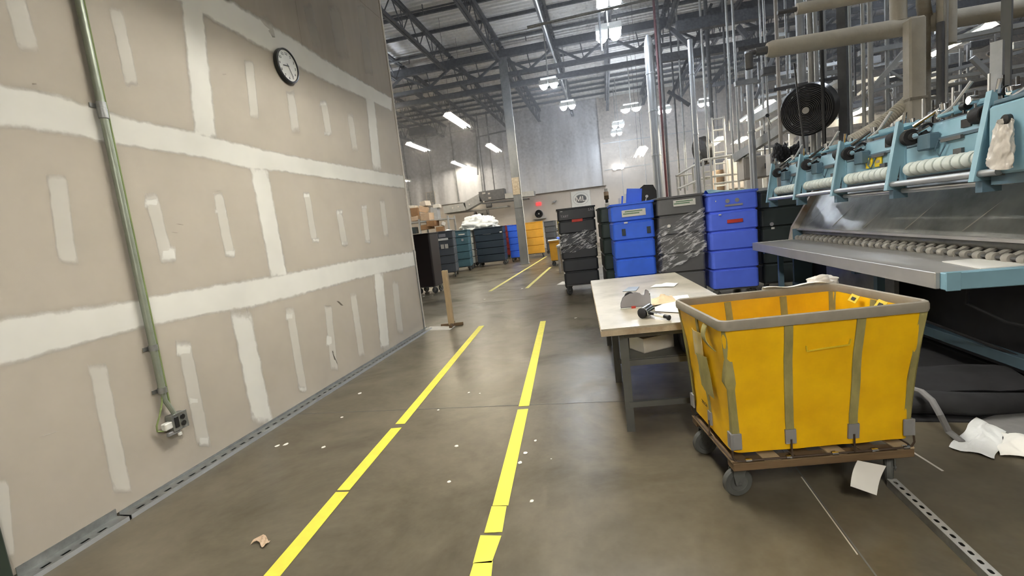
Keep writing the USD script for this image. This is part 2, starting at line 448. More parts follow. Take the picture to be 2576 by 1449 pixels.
part(wb, 'seam', span((0.2, BACK - 0.03, 4.56), (14, BACK, 4.60)), 'strut_grey', smooth=False)
part(wb, 'seam', span((0.2, BACK - 0.03, 6.2), (14, BACK, 6.25)), 'strut_grey', smooth=False)
for k in range(4):
    part(cl_, 'seam', span((-13.2 + 1.75 * k, BACK - 0.34, 3.8), (-13.14 + 1.75 * k, BACK - 0.26, 9)), 'column_paint', smooth=False)
wl = thing('wall_side', 'dim far side wall of the hall behind the partition', 'wall', kind='structure')
part(wl, 'wall_panel', span((-16.3, -4, 0), (-16, BACK, 9.2)), 'wall_paint', smooth=False)
wr = thing('wall_right', 'far right side wall of the hall', 'wall', kind='structure')
part(wr, 'wall_panel', span((24, -4, 0), (24.3, BACK, 9.2)), 'wall_paint', smooth=False)
wq = thing('wall_rear', 'wall behind the camera', 'wall', kind='structure')
part(wq, 'wall_panel', span((-16, -4.3, 0), (24, -4, 9.2)), 'wall_paint', smooth=False)

# --- the drywall partition on the left
WE = 7.16
wp = thing('wall_left', 'unpainted drywall partition with white taped joints', 'wall', loc=(WX, 4, 0), kind='structure')
rows = [(0.04, 1.235), (1.237, 2.47), (2.472, 3.68), (3.682, 4.9), (4.902, 6.1), (6.102, 9.0)]
cuts = [[3.43, 5.66], [3.96], [3.43, 6.25], [4.9], [3.4], []]
for (z0, z1), c in zip(rows, cuts):
    ys = [-4.0] + c + [WE - 0.06]
    for a, b in zip(ys[:-1], ys[1:]):
        part(wp, 'drywall_sheet', span((WX - 0.016, a + 0.001, z0), (WX, b - 0.001, z1), 0.001), 'drywall' if z0 < 3.6 else 'drywall_shaded', smooth=False)
part(wp, 'stud_core', span((WX - 0.13, -4, 0), (WX - 0.017, WE - 0.07, 9)), 'drywall_shaded', smooth=False)
part(wp, 'end_stud', span((WX - 0.13, WE - 0.07, 0), (WX - 0.03, WE - 0.045, 9)), 'galvanised', smooth=False)


def band(A, B, mat='mud_band', nv=9, lift=0.0015, name='joint_compound', label=None, ends=(0.12, 0.12), seed=0):
    """A coat of joint compound on the partition between two edge lines, thin and feathered at its edges."""
    def resample(L, n):
        L = np.array([at(*p, X=WX) for p in L]); d = np.r_[0, np.cumsum(np.linalg.norm(np.diff(L, axis=0), axis=1))]
        s = np.linspace(0, d[-1], n)
        return np.stack([np.interp(s, d, L[:, k]) for k in range(3)], 1), d[-1]
    _, L = resample(A, 4)
    nu = max(8, int(L / 0.05))
    a, _ = resample(A, nu); b, _ = resample(B, nu)
    t = np.linspace(0, 1, nv)
    P = a[:, None] * (1 - t)[None, :, None] + b[:, None] * t[None, :, None]
    width = np.linalg.norm(a - b, axis=1).mean()
    fe = np.minimum(t, 1 - t)[None, :] * 2 * np.ones((nu, 1))
    u = np.linspace(0, L, nu)
    e = 0 * u + np.minimum(u / max(ends[0] * width * 2, 1e-3) if ends[0] else 9, (L - u) / max(ends[1] * width * 2, 1e-3) if ends[1] else 9)
    fe = np.clip(np.minimum(fe * 1.9, e[:, None]), 0, 1)
    P[..., 0] = WX + 0.0004 + lift * fe
    faces = [[i * nv + j, i * nv + j + 1, (i + 1) * nv + j + 1] for i in range(nu - 1) for j in range(nv - 1)] + [[i * nv + j, (i + 1) * nv + j + 1, (i + 1) * nv + j] for i in range(nu - 1) for j in range(nv - 1)]
    m = trimesh.Trimesh(P.reshape(-1, 3), faces, process=False)
    if m.face_normals[:, 0].mean() < 0:
        m.invert()
    return part(wp, name, m, mat, label, feather=fe.ravel())


def strip(p, q, w, mat='mud_thin', **k):
    """A streak of compound from pixel p to q, w pixels wide."""
    (x0, y0), (x1, y1) = p, q
    n = 5; A, B = [], []
    for i in range(n):
        x, y = x0 + (x1 - x0) * i / (n - 1), y0 + (y1 - y0) * i / (n - 1)
        A.append((x - w / 2, y)); B.append((x + w / 2, y))
    return band(A, B, mat, ends=(0.35, 0.35), **k)


J1t = [(-60, 795), (0, 790), (180, 768), (330, 750), (470, 722), (680, 688), (740, 678), (900, 648), (1045, 628)]
J1b = [(-60, 948), (0, 937), (180, 882), (350, 834), (530, 797), (580, 790), (640, 778), (760, 747), (900, 707), (1048, 672)]
J2t = [(-60, 185), (0, 200), (130, 224), (235, 264), (380, 304), (490, 326), (555, 345), (700, 380), (850, 410), (1015, 438)]
J2b = [(-60, 320), (0, 328), (150, 345), (260, 365), (400, 386), (495, 400), (640, 433), (690, 434), (850, 456), (1018, 478)]
J3t = [(430, -60), (587, 0), (680, 55), (791, 127), (870, 178), (957, 228), (985, 243)]
J3b = [(380, -30), (470, 20), (560, 72), (682, 139), (805, 204), (911, 248), (985, 283)]
band(J1t, J1b, ends=(0, 0)); band(J2t, J2b, ends=(0, 0)); band(J3t, J3b, ends=(0, 0))
for p, q, w in (((478, -30), (520, 372), 64), ((646, 400), (706, 720), 52), ((600, 765), (664, 1080), 62), ((928, 225), (950, 440), 26), ((950, 668), (970, 890), 28)):
    strip(p, q, w, 'mud_band')
for p, q, w in (((28, -40), (76, 142), 62), ((288, 8), (334, 226), 40), ((625, 146), (641, 304), 26), ((729, 222), (744, 338), 24), ((812, 246), (828, 346), 20), ((879, 278), (894, 386), 17),
                ((140, 430), (172, 672), 58), ((376, 478), (424, 672), 40), ((546, 476), (580, 650), 30), ((769, 478), (792, 612), 19), ((851, 522), (868, 622), 18), ((914, 512), (926, 614), 15), ((960, 498), (972, 602), 15),
                ((242, 908), (310, 1250), 56), ((460, 852), (515, 1130), 42), ((727, 768), (763, 988), 25), ((824, 762), (842, 938), 21), ((887, 733), (911, 902), 19), ((992, 698), (1008, 846), 18), ((3, 1200), (22, 1410), 40)):
    strip(p, q, w, 'mud_thin' if w > 17 else 'mud_thin')
for x, y, w, h in ((380, 510, 40, 40), (424, 640, 44, 52), (555, 533, 34, 26), (578, 636, 30, 30), (462, 882, 44, 50), (488, 1008, 30, 36), (513, 1110, 30, 40), (771, 492, 18, 24), (794, 604, 20, 24), (854, 535, 17, 24), (867, 612, 18, 22), (812, 262, 20, 24), (823, 336, 18, 16), (728, 796, 22, 34), (828, 856, 18, 40), (916, 522, 15, 20), (924, 608, 15, 16), (762, 978, 22, 24)):
    band([(x - w / 2, y - h / 2), (x - w / 2, y + h / 2)], [(x + w / 2, y - h / 2), (x + w / 2, y + h / 2)], 'mud_band', ends=(0.3, 0.3), lift=0.0025, name='screw_patch')
for p, q, w in (((655, 30), (712, 140), 30), ((770, 0), (800, 130), 26), ((836, 0), (866, 160), 34), ((905, 0), (930, 200), 22), ((100, 1100), (146, 1084), 12)):
    strip(p, q, w, 'mud_faint')
for p, q, w in (((84, 206), (88, 216), 14), ((562, 182), (566, 192), 12), ((444, 563), (462, 566), 8), ((832, 868), (846, 920), 10), ((848, 756), (862, 770), 7), ((430, 584), (448, 586), 8)):
    strip(p, q, w, 'smudge', name='scuff_mark')
# the bare end of the partition: metal corner bead coated with compound
tb = thing('trim_2', 'white coated corner bead at the end of the drywall partition', 'corner bead', loc=(WX, WE, 0), kind='structure')
part(tb, 'corner_bead', span((WX - 0.15, WE - 0.045, 0.05), (WX + 0.012, WE, 9), 0.006), 'bead_white')
part(tb, 'bead_edge', bar((WX + 0.010, WE - 0.06, 0.02), (WX + 0.010, WE - 0.06, 1.35), 0.016, 0.012), 'galvanised', 'torn grey metal edge showing along the bead')
# door frame at the near end of the partition
dr = thing('door_1', 'dark green door frame at the near end of the partition', 'door frame', loc=(WX, 1.5, 0), kind='structure')
part(dr, 'jamb', span((WX - 0.14, 1.30, 0), (WX + 0.03, 1.575, 2.2), 0.006), 'door_green')
# slotted metal track along the foot of the partition
tk = thing('trim_1', 'slotted galvanised metal track along the foot of the drywall partition', 'metal track', loc=(WX, 4, 0), kind='structure')
for a, b in ((1.60, 2.10), (2.115, WE + 0.05)):
    s = sbox(WX + 0.004, a, WX + 0.095, b)
    yy = a + 0.06
    while yy < b - 0.06:
        s = s.difference(sbox(WX + 0.056, yy, WX + 0.076, yy + 0.046)); yy += 0.095
    part(tk, 'track_flange', prism(s, 0.024, 0.028, 'z'), 'galvanised', smooth=False)
    part(tk, 'track_web', span((WX + 0.002, a, 0.005), (WX + 0.006, b, 0.075 if a < 2 else 0.045)), 'galvanised', smooth=False)
    part(tk, 'track_lip', span((WX + 0.092, a, 0.0), (WX + 0.097, b, 0.0275)), 'duct_metal', smooth=False)
part(tk, 'track_bed', span((WX + 0.006, 1.6, 0.0), (WX + 0.092, WE, 0.008)), 'black_plastic', smooth=False)  # black strip under the slots; their shade is put into its colour

# --- roof steel
NTH = ['first', 'second', 'third', 'fourth', 'fifth', 'sixth', 'seventh', 'eighth', 'ninth', 'tenth', 'eleventh', 'twelfth', 'thirteenth', 'fourteenth', 'fifteenth', 'sixteenth', 'seventeenth', 'eighteenth', 'nineteenth']
TX = [-12.1, -9.95, -7.85, -5.7, -3.55, -1.45, 0.65, 2.75, 4.85, 6.95, 9.05, 11.15, 13.25, 15.35, 17.45, 19.55]
def make_truss(label, x, y0, y1, group):
    t = thing('roof_truss', label, 'roof truss', (x, y0, 8.0), group=group)
    L = y1 - y0
    for s in (-0.05, 0.05):
        part(t, 'top_chord', span((x + s - 0.04, y0, 8.76), (x + s + 0.04, y1, 8.84)), 'truss_paint', smooth=False)
        part(t, 'bottom_chord', span((x + s - 0.035, y0 + 0.7, 7.97), (x + s + 0.035, y1 - 0.7, 8.04)), 'truss_paint', smooth=False)
    n = int(L / 1.25); d = L / n
    for k in range(n):
        a = y0 + k * d
        part(t, 'web_rod', rod((x, a + 0.02, 8.76), (x, a + d / 2, 8.03), 0.02, 6), 'truss_paint')
        part(t, 'web_rod', rod((x, a + d / 2, 8.03), (x, a + d - 0.02, 8.76), 0.02, 6), 'truss_paint')
        if k % 2:
            part(t, 'web_rod', rod((x, a + d / 2, 8.03), (x, a + d / 2, 8.76), 0.015, 6), 'truss_paint')
    return t
front = make_truss('open web roof truss before the zigzag girder, first from the left', TX[2], 2.0, 19.3, 'roof trusses in front of the girder')
rear = make_truss('open web roof truss beyond the zigzag girder, first from the left', TX[0], 19.5, 30.9, 'roof trusses behind the girder')
for k, x in enumerate(TX[3:14]):
    dup(front, f'open web roof truss before the zigzag girder, {NTH[k + 1]} from the left', (x, 2.0, 8.0))
for k, x in enumerate(TX[1:]):
    dup(rear, f'open web roof truss beyond the zigzag girder, {NTH[k + 1]} from the left', (x, 19.5, 8.0))
ys = [2.2, 3.9, 5.6, 7.3, 9.0, 10.6, 12.2, 14.1, 15.7, 17.15, 19.0, 20.5, 22.0, 23.5, 24.9, 26.4, 27.4, 28.3, 29.6]
for k, y in enumerate(ys):
    solo('roof_purlin', span((-16, y - 0.04, 8.845), (24, y + 0.04, 8.95)), 'truss_paint', f'dark steel purlin lying across the roof trusses, {NTH[k]} counted from the camera', 'purlin', group='purlins under the roof deck', smooth=False)
g = thing('roof_girder', 'deep dark steel girder with zigzag web crossing under the roof', 'girder', (-3.5, 19.37, 7.3))
part(g, 'top_chord', span((-16, 19.27, 8.34), (24, 19.47, 8.62)), 'truss_paint', smooth=False)
part(g, 'bottom_chord', span((-16, 19.29, 7.60), (24, 19.45, 7.74)), 'truss_paint', smooth=False)
for k in range(len(TX) - 1):
    a, b = TX[k], TX[k + 1]; m = (a + b) / 2
    part(g, 'web_bar', bar((a, 19.37, 8.36), (m, 19.37, 7.7), 0.1, 0.08), 'truss_paint', smooth=False)
    part(g, 'web_bar', bar((b, 19.37, 8.36), (m, 19.37, 7.7), 0.1, 0.08), 'truss_paint', smooth=False)
    part(g, 'hanger_rod', rod((m, 19.37, 8.36), (m + 0.1, 19.37, 7.7), 0.02, 6), 'truss_paint')
solo('air_main', span((-16, 19.6, 7.22), (24, 19.78, 7.44), 0.03), 'truss_paint', 'dark straight beam hung just below the zigzag girder', 'beam')
solo('roof_curb', cat(span((-3.3, 10.4, 8.5), (-1.9, 10.55, 9)), span((-3.3, 11.9, 8.5), (-1.9, 12.05, 9)), span((-3.3, 10.4, 8.5), (-3.15, 12.05, 9)), span((-2.05, 10.4, 8.5), (-1.9, 12.05, 9))), 'truss_paint', 'dark square curb framing an opening in the roof deck', 'roof curb', smooth=False)
solo('sprinkler_pipe', cat(rod((-12, 15.0, 8.68), (4, 15.0, 8.68), 0.03), *[rod((x, 15.0, 8.55), (x, 15.0, 8.84), 0.02) for x in (-8, -5.1, -2.2, 1)]), 'steel_dark', 'thin dark sprinkler pipe under the roof, nearest the camera', 'pipe')
solo('sprinkler_pipe', cat(rod((-12, 18.7, 8.75), (6, 18.7, 8.75), 0.035), *[rod((x, 18.7, 8.55), (x, 18.7, 8.84), 0.02) for x in (-7.2, -4.6, -2.4, 1)]), 'steel_dark', 'thin dark sprinkler pipe just before the zigzag girder', 'pipe')
pa, pb = at(1400, 52, Y=11.4), at(1660, -8, Y=11.4)
solo('conduit_run', rod(pa + (pa - pb) * 0.3, pb + (pb - pa) * 1.5, 0.03), 'galvanised', 'bright metal conduit crossing high beside the brightest lamp', 'conduit')
pa, pb = at(1348, 0, Z=7.85), at(1429, 253, Z=7.85)
solo('conduit_run', rod(pa + (pa - pb) * 0.6, pb, 0.035), 'duct_metal', 'bright metal conduit strapped along the underside of a roof truss', 'conduit')

# --- columns
def column(label, x, y, z1, w=0.16, mat='column_paint', tapes=True):
    t = thing('steel_column', label, 'column', (x, y, 0))
    part(t, 'base_plate', span((x - 0.2, y - 0.2, 0), (x + 0.2, y + 0.2, 0.025)), mat, smooth=False)
    part(t, 'web', span((x - 0.01, y - w / 2, 0.02), (x + 0.01, y + w / 2, z1)), mat, smooth=False)
    for s in (-1, 1):
        part(t, 'flange', span((x + s * w - 0.012, y - w / 2, 0.02), (x + s * w + 0.012, y + w / 2, z1)), mat, smooth=False)
    part(t, 'side_plate', span((x - w, y - w / 2 - 0.006, 0.02), (x + w, y - w / 2, z1)), mat, smooth=False)
    return t
c = column('grey steel column standing among the laundry carts by the yellow cart', -3.5, 19.37, 8.4)
part(c, 'paper_notice', span((-3.66, 19.275, 2.35), (-3.36, 19.285, 2.75)), 'column_paint', 'faded notice', smooth=False)
part(c, 'paper_notice', span((-3.66, 19.275, 2.9), (-3.36, 19.285, 3.6)), 'laminate_edge', 'tan wrapped panel', smooth=False)
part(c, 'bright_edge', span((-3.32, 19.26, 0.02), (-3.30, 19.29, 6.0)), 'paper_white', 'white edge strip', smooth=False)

# --- yellow walkway tape
def tape(label, pts, w, mat, ragged=0.0, group=None):
    """pts: (x, y) centre line on the floor."""
    m = []
    for (a, b) in zip(pts[:-1], pts[1:]):
        a, b = np.array(a), np.array(b)
        d = (b - a) / np.linalg.norm(b - a); s = np.array([d[1], -d[0]]) * w / 2
        r = [np.array([rng.uniform(-1, 1), rng.uniform(-1, 1)]) * ragged for _ in range(4)]
        m.append(prism([tuple(a - s + r[0]), tuple(a + s + r[1]), tuple(b + s + r[2]), tuple(b - s + r[3])], 0.0008, 0.0026, 'z'))
    return solo('floor_tape', cat(m), mat, label, 'floor tape', group=group, smooth=False)
def fpt(x, y): return tuple(at(x, y, Z=0)[:2])
L0, L1, L2, L3 = fpt(685, 1449), fpt(862, 1238), fpt(1002, 1072), fpt(1211, 820)
e = (np.array(L0) - L1) * 0.4
tape('left yellow walkway tape nearest the camera, up to the first break', [tuple(np.array(L0) + e), L1], 0.085, 'tape_yellow', 0.004)
tape('left yellow walkway tape, middle length between two breaks', [fpt(866, 1233), fpt(998, 1077)], 0.085, 'tape_yellow', 0.005)
tape('left yellow walkway tape, far length ending level with the wooden post', [fpt(1006, 1067), L3], 0.085, 'tape_yellow', 0.004)
tape('right yellow walkway tape, ragged short length at the bottom of the picture', [fpt(1206, 1480), fpt(1217, 1414), fpt(1235, 1348)], 0.10, 'tape_yellow', 0.012)
tape('right yellow walkway tape, torn piece overlapping the ragged end', [fpt(1240, 1340), fpt(1256, 1275)], 0.088, 'tape_yellow', 0.006)
tape('right yellow walkway tape, long length this side of the floor joint', [fpt(1258, 1272), fpt(1316, 1030)], 0.088, 'tape_yellow', 0.003)
tape('right yellow walkway tape beyond the floor joint', [fpt(1318, 1022), fpt(1366, 808)], 0.088, 'tape_yellow', 0.002)
tape('left faded yellow tape in the distance leading to the column', [fpt(1232, 733), fpt(1375, 645)], 0.09, 'tape_yellow_faded', 0.003)
tape('right faded yellow tape in the distance leading to the small yellow tub', [fpt(1325, 725), fpt(1385, 672)], 0.09, 'tape_yellow_faded', 0.003)

# ================================================================== LAMPS
def strip_light(label, x, y0, y1, z, mat='tube_glow', hang=None, lip=0.03):
    """Hooded two-tube fluorescent lamp along Y."""
    t = thing('strip_light', label, 'fluorescent lamp', (x, (y0 + y1) / 2, z))
    hood = Polygon([(-0.20, -lip), (-0.17 if lip > 0.05 else -0.10, 0.07), (0.17 if lip > 0.05 else 0.10, 0.07), (0.20, -lip), (0.195, -lip - 0.005), (0.165 if lip > 0.05 else 0.095, 0.06), (-0.165 if lip > 0.05 else -0.095, 0.06), (-0.195, -lip - 0.005)])
    v = prism(hood, y0, y1, 'y'); v.apply_translation((x, 0, z))
    part(t, 'hood', v, 'hood_white', smooth=False)
    for s in (-0.085, 0.085):
        part(t, 'tube', rod((x + s, y0 + 0.04, z + 0.0), (x + s, y1 - 0.04, z + 0.0), 0.024, 8), mat)
    for yy in (y0 + 0.3, y1 - 0.3):
        part(t, 'hanger', rod((x, yy, z + 0.065), (x, yy, 8.995 if hang is None else hang), 0.006, 5), 'steel_dark')
    return t
strip_light('bright two tube fluorescent lamp left of the grey column, largest of the far left group', -5.05, 16.13, 18.57, 5.71)
strip_light('two tube fluorescent lamp beside the end of the partition, lower left of the group', -8.6, 20.91, 23.35, 5.97)
strip_light('small two tube fluorescent lamp just left of the grey column', -5.25, 22.76, 25.2, 5.7)
strip_light('fluorescent lamp close to the far wall, throwing a bright cone on the sheeting', -8.9, 28.3, 30.75, 6.02, 'tube_dim_glow')
strip_light('fluorescent lamp half hidden at the top of the partition end', -7.6, 14.9, 17.3, 6.7)
strip_light('fluorescent lamp peeping from behind the partition, lowest on the left', -11.2, 24.0, 26.4, 5.0)
strip_light('fluorescent lamp in the distance left of the thick silver duct', 1.47, 17.44, 19.88, 3.81)
strip_light('largest fluorescent lamp above the mezzanine, crossed by a silver pipe', 4.52, 14.05, 16.49, 4.07)
strip_light('fluorescent lamp above the white handrail, beside the ladder', 4.52, 19.56, 22.0, 4.04)
strip_light('short fluorescent lamp above the inclined conveyor', 6.2, 22.6, 24.2, 4.3)
strip_light('fluorescent lamp behind the beige pipes at the right edge', 9.6, 14.3, 16.7, 5.15)
strip_light('fluorescent lamp low behind the black drum fan', 8.2, 17.0, 19.4, 4.0)


def high_bay(label, x, y, z, n=2, s=0.30, mat='bay_glow', gap=0.36, top=8.995, lens=0.06):
    t = thing('high_bay_lamp', label, 'high bay lamp', (x, y, z))
    cols = [(-gap / 2, 0), (gap / 2, 0)] if n == 2 else [(-gap / 2, -gap / 2), (gap / 2, -gap / 2), (-gap / 2, gap / 2), (gap / 2, gap / 2)]
    for cx, cy in cols:
        skirt = [span((x + cx - s / 2 - 0.01, y + cy - s / 2 - 0.01, z), (x + cx + s / 2 + 0.01, y + cy - s / 2, z + 0.16)), span((x + cx - s / 2 - 0.01, y + cy + s / 2, z), (x + cx + s / 2 + 0.01, y + cy + s / 2 + 0.01, z + 0.16)),
                 span((x + cx - s / 2 - 0.01, y + cy - s / 2, z), (x + cx - s / 2, y + cy + s / 2, z + 0.16)), span((x + cx + s / 2, y + cy - s / 2, z), (x + cx + s / 2 + 0.01, y + cy + s / 2, z + 0.16))]
        part(t, 'reflector', cat(skirt), 'hood_white', smooth=False)
        if lens < 0:      # a round glowing lens bulging below the reflector
            part(t, 'lamp_lens', lathe([(0, -0.15), (s * 0.22, -0.135), (s * 0.38, -0.09), (s * 0.46, -0.02), (s * 0.46, 0.02), (0, 0.03)], 20, 'z', (x + cx, y + cy, z)), mat)
        else:
            part(t, 'lamp_panel', span((x + cx - s / 2, y + cy - s / 2, z + lens), (x + cx + s / 2, y + cy + s / 2, z + lens + 0.02)), mat, smooth=False)
    part(t, 'housing', span((x - gap / 2 - 0.1, y - 0.08, z + 0.16), (x + gap / 2 + 0.1, y + 0.08, z + 0.26), 0.01), 'strut_grey')
    part(t, 'pendant_rod', rod((x, y, z + 0.25), (x, y, top), 0.025, 6), 'strut_light')
    return t
high_bay('twin high bay lamp hanging on a white rod beside the strapped conduit', -1.6, 17.6, 6.5, lens=-0.01)
high_bay('small twin high bay lamp under the end of the strapped conduit', -1.2, 21.2, 6.5, lens=-0.01)
high_bay('twin high bay lamp left of the thick silver duct, brightest round pair', 1.6, 23.7, 6.5, s=0.42, gap=0.5, lens=-0.01)
high_bay('largest four panel high bay lamp, glaring beside the bright conduit', 0.5, 13.9, 6.5, 4, s=0.30, mat='bay_big_glow', lens=-0.01)
high_bay('high bay lamp cut by the top edge of the picture', 0.5, 11.9, 6.5, 4, s=0.26, gap=0.3, mat='bay_big_glow', lens=-0.01)
high_bay('high bay lamp just right of the thick silver duct', 3.3, 25.3, 6.5, lens=-0.01)
high_bay('high bay lamp on the thin pipe right of the second silver duct', 5.2, 25.1, 6.5, lens=-0.01)
high_bay('tiny distant high bay lamp, upper of two below the bright pair', 1.1, 27.3, 6.5, mat='bay_big_glow', lens=-0.01)
high_bay('tiny distant high bay lamp, lower of two below the bright pair', 1.05, 29.4, 6.45, mat='bay_big_glow', lens=-0.01)
# unseen lamps of the same kinds, added to light the cart, machine and hall
for x, y, z, l in ((0.4, 7.6, 6.5, 'over the work table'), (0.4, 2.6, 6.5, 'over the yellow cart'), (6.5, 12.0, 6.5, 'over the overhead conveyor'), (6.5, 5.5, 6.5, 'over the ironing machine'), (-8.0, 12.0, 6.5, 'behind the partition'), (14.5, 14.5, 6.5, 'over the pipe rack'), (-9, 18, 6.6, 'over the cartons')):
    high_bay(f'high bay lamp {l}, unseen, outside the picture', x, y, z, 4, mat='bay_glow' if (x, y) == (6.5, 12.0) else 'bay_near_glow' if y < 9 and x < 1 else 'bay_big_glow')
for x, y, l, z in ((-0.75, 2.7, 'over the walkway tapes', 4.25), (0.5, -2.9, 'added behind the camera', 3.2)):  # rear one added low to brighten the cart front
    strip_light(f'hooded two tube fluorescent lamp {l}, unseen, outside the picture', x, y, y + 2.44, z, 'tube_near_glow' if x < 0 else 'tube_rear_glow', lip=0.11 if x < 0 else 0.03)  # deep hood lip over the tapes, shaped to dim the upper wall
tw = thing('flood_light', 'twin round emergency flood lights on the far pale wall', 'flood light', (1.05, BACK, 4.6))
part(tw, 'bracket', span((0.7, BACK - 0.12, 4.5), (1.4, BACK, 4.62)), 'strut_grey')
for s in (-0.22, 0.22):
    part(tw, 'lamp_head', disc((1.05 + s, BACK - 0.2, 4.62), 0.15, 0.12, 20, 'y'), 'flood_glow')

# haze volume added to lift the dark far hall and veil its lamps
LOOK['haze'] = usdkit.material(stage, '/World/Looks/haze', {'v': ('scatter_volume', {'color': (0.93, 0.95, 1.0), 'density': 0.009, 'anisotropy': 0.3})}, volume='v.volume')
solo('steam_haze', span((-15.9, 7.5, 3.0), (23.9, 30.7, 8.98)), 'haze', 'thin pale haze added under the roof to lift the far hall', 'haze', kind='stuff', smooth=False)

# ================================================================== ON THE PARTITION
cy, cz, cr = 4.52, 3.42, 0.165
ck = thing('wall_clock', 'round black rimmed wall clock with white face on the drywall partition', 'clock', (WX, cy, cz))
part(ck, 'case', lathe([(0, 0), (cr, 0), (cr + 0.006, 0.01), (cr + 0.004, 0.045), (cr - 0.012, 0.05), (cr - 0.016, 0.034), (0, 0.034)], 40, 'x', (WX + 0.001, cy, cz)), 'black_plastic')
part(ck, 'dial', disc((WX + 0.037, cy, cz), cr - 0.014, 0.004, 40, 'x'), 'white_plastic')
for k in range(12):
    a = k * PI / 6; d = np.array([0, -math.sin(a), math.cos(a)])
    o = np.array([WX + 0.0395, cy, cz])
    tm = meshkit.text_mesh(str(k or 12), 0.024, 0.001, bold=True); tm.apply_translation(-tm.bounds.mean(0))
    tm.vertices = np.c_[tm.vertices[:, 2], tm.vertices[:, 0] * 1.0, tm.vertices[:, 1]] + o + [0, math.sin(a) * 0.12, math.cos(a) * 0.12]
    part(ck, 'numeral', tm, 'black_plastic', smooth=False)
o = np.array([WX + 0.042, cy, cz])
part(ck, 'hour_hand', bar(o + [0, 0.015, 0], o + [0, -0.075, -0.012], 0.003, 0.012, ref=(1, 0, 0)), 'black_plastic', smooth=False)
part(ck, 'minute_hand', bar(o + [0.002, -0.01, 0.018], o + [0.002, 0.055, -0.095], 0.003, 0.007, ref=(1, 0, 0)), 'grey_label', smooth=False)

yc, xc = 2.52, WX + 0.034
cd = thing('electrical_conduit', 'vertical grey green conduit clipped up the drywall partition', 'conduit', (WX, yc, 0.47))
part(cd, 'pipe', rod((xc, yc, 0.66), (xc, yc, 8.9), 0.022, 14), 'conduit_grey')
part(cd, 'cable', tube([(xc + 0.006, yc + 0.028, 8.9), (xc + 0.004, yc + 0.029, 2.6), (xc + 0.006, yc + 0.028, 1.9), (xc + 0.004, yc + 0.029, 0.7), (xc, yc + 0.03, 0.52)], 0.006, 6), 'cable_green', 'thin green cable along the conduit')
for z in (2.57, 0.98, 0.68):
    part(cd, 'strap', cat(lathe([(0.0225, -0.02), (0.027, -0.02), (0.027, 0.02), (0.0225, 0.02)], 16, 'z', (xc, yc, z)), span((WX + 0.004, yc - 0.05, z - 0.015), (WX + 0.009, yc + 0.04, z + 0.012))), 'galvanised')
part(cd, 'coupling', lathe([(0.023, -0.035), (0.028, -0.03), (0.028, 0.03), (0.023, 0.035)], 16, 'z', (xc, yc, 2.52)), 'galvanised')
part(cd, 'flexible_tail', tube([(xc, yc, 0.68), (xc, yc + 0.005, 0.60), (xc + 0.005, yc + 0.03, 0.53), (xc + 0.01, yc + 0.04, 0.49)], 0.016, 10), 'conduit_grey')
ob = thing('outlet_box', 'grey metal outlet box with black sockets and plug adapters, low on the partition', 'outlet', (WX, yc + 0.05, 0.37))
part(ob, 'box', span((WX, yc + 0.0, 0.38), (WX + 0.062, yc + 0.11, 0.49), 0.004), 'box_grey')
part(ob, 'cover', span((WX + 0.062, yc - 0.004, 0.375), (WX + 0.066, yc + 0.114, 0.495), 0.001), 'galvanised')
for k, (dy, dz) in enumerate(((0.075, 0.458), (0.075, 0.412))):
    part(ob, 'socket', disc((WX + 0.068, yc + dy, dz), 0.018, 0.006, 16, 'x'), 'black_plastic')
part(ob, 'socket', span((WX + 0.064, yc + 0.012, 0.40), (WX + 0.072, yc + 0.042, 0.475), 0.002), 'black_plastic')
part(ob, 'plug_adapter', span((WX + 0.02, yc - 0.055, 0.405), (WX + 0.062, yc + 0.002, 0.455), 0.006), 'white_plastic', 'white plug adapter')
part(ob, 'plug', span((WX + 0.03, yc - 0.04, 0.355), (WX + 0.06, yc + 0.05, 0.385), 0.006), 'vinyl_pad')
part(ob, 'cord', tube([(xc - 0.01, yc + 0.0, 0.66), (xc, yc - 0.02, 0.60), (xc + 0.005, yc - 0.06, 0.52), (xc, yc - 0.09, 0.46), (xc - 0.01, yc - 0.085, 0.42), (xc, yc - 0.05, 0.405)], 0.006, 7), 'cable_green')
part(ob, 'tag', span((WX + 0.05, yc + 0.028, 0.335), (WX + 0.066, yc + 0.05, 0.357), 0.002), 'white_plastic')

# ================================================================== THINGS ON THE NEAR FLOOR
st = at(1138, 820, Z=0)
sp = thing('barrier_post', 'tan wooden post on a crossed foot standing by the end of the partition', 'post', (st[0], st[1], 0))
part(sp, 'upright', span((st[0] - 0.055, st[1] - 0.035, 0.03), (st[0] + 0.035, st[1] + 0.035, 0.95), 0.004), 'wood_post')
for a in (0.15, 1.75):
    d = np.array([math.cos(a), math.sin(a), 0]) * 0.19
    part(sp, 'foot', bar(np.array([st[0], st[1], 0.025]) - d, np.array([st[0], st[1], 0.025]) + d, 0.05, 0.05, 0.004), 'wood_brown')
dp = at(1102, 826, Z=0)
solo('plaster_dust', grid(lambda u, v: (dp[0] - 0.22 + 0.5 * u, dp[1] - 0.1 + 0.3 * v - 0.1 * u, 0.002 + 0.018 * max(0, math.sin(u * PI) * math.sin(v * PI)) * (0.5 + meshkit.noise(np.array([u * 9, v * 7, 1])))), 16, 12), 'mud_white', 'small spill of white plaster dust at the foot of the corner bead', 'plaster dust', kind='stuff')
lp = at(655, 1366, Z=0)
solo('paper_scrap', grid(lambda u, v: (lp[0] - 0.045 + 0.10 * u, lp[1] - 0.02 + 0.05 * v + 0.02 * math.sin(u * 5), 0.003 + 0.012 * abs(math.sin(u * 7 + v * 3))), 9, 5, 0.001), 'carton_tan', 'crumpled tan scrap lying left of the walkway tape in the foreground', 'scrap')
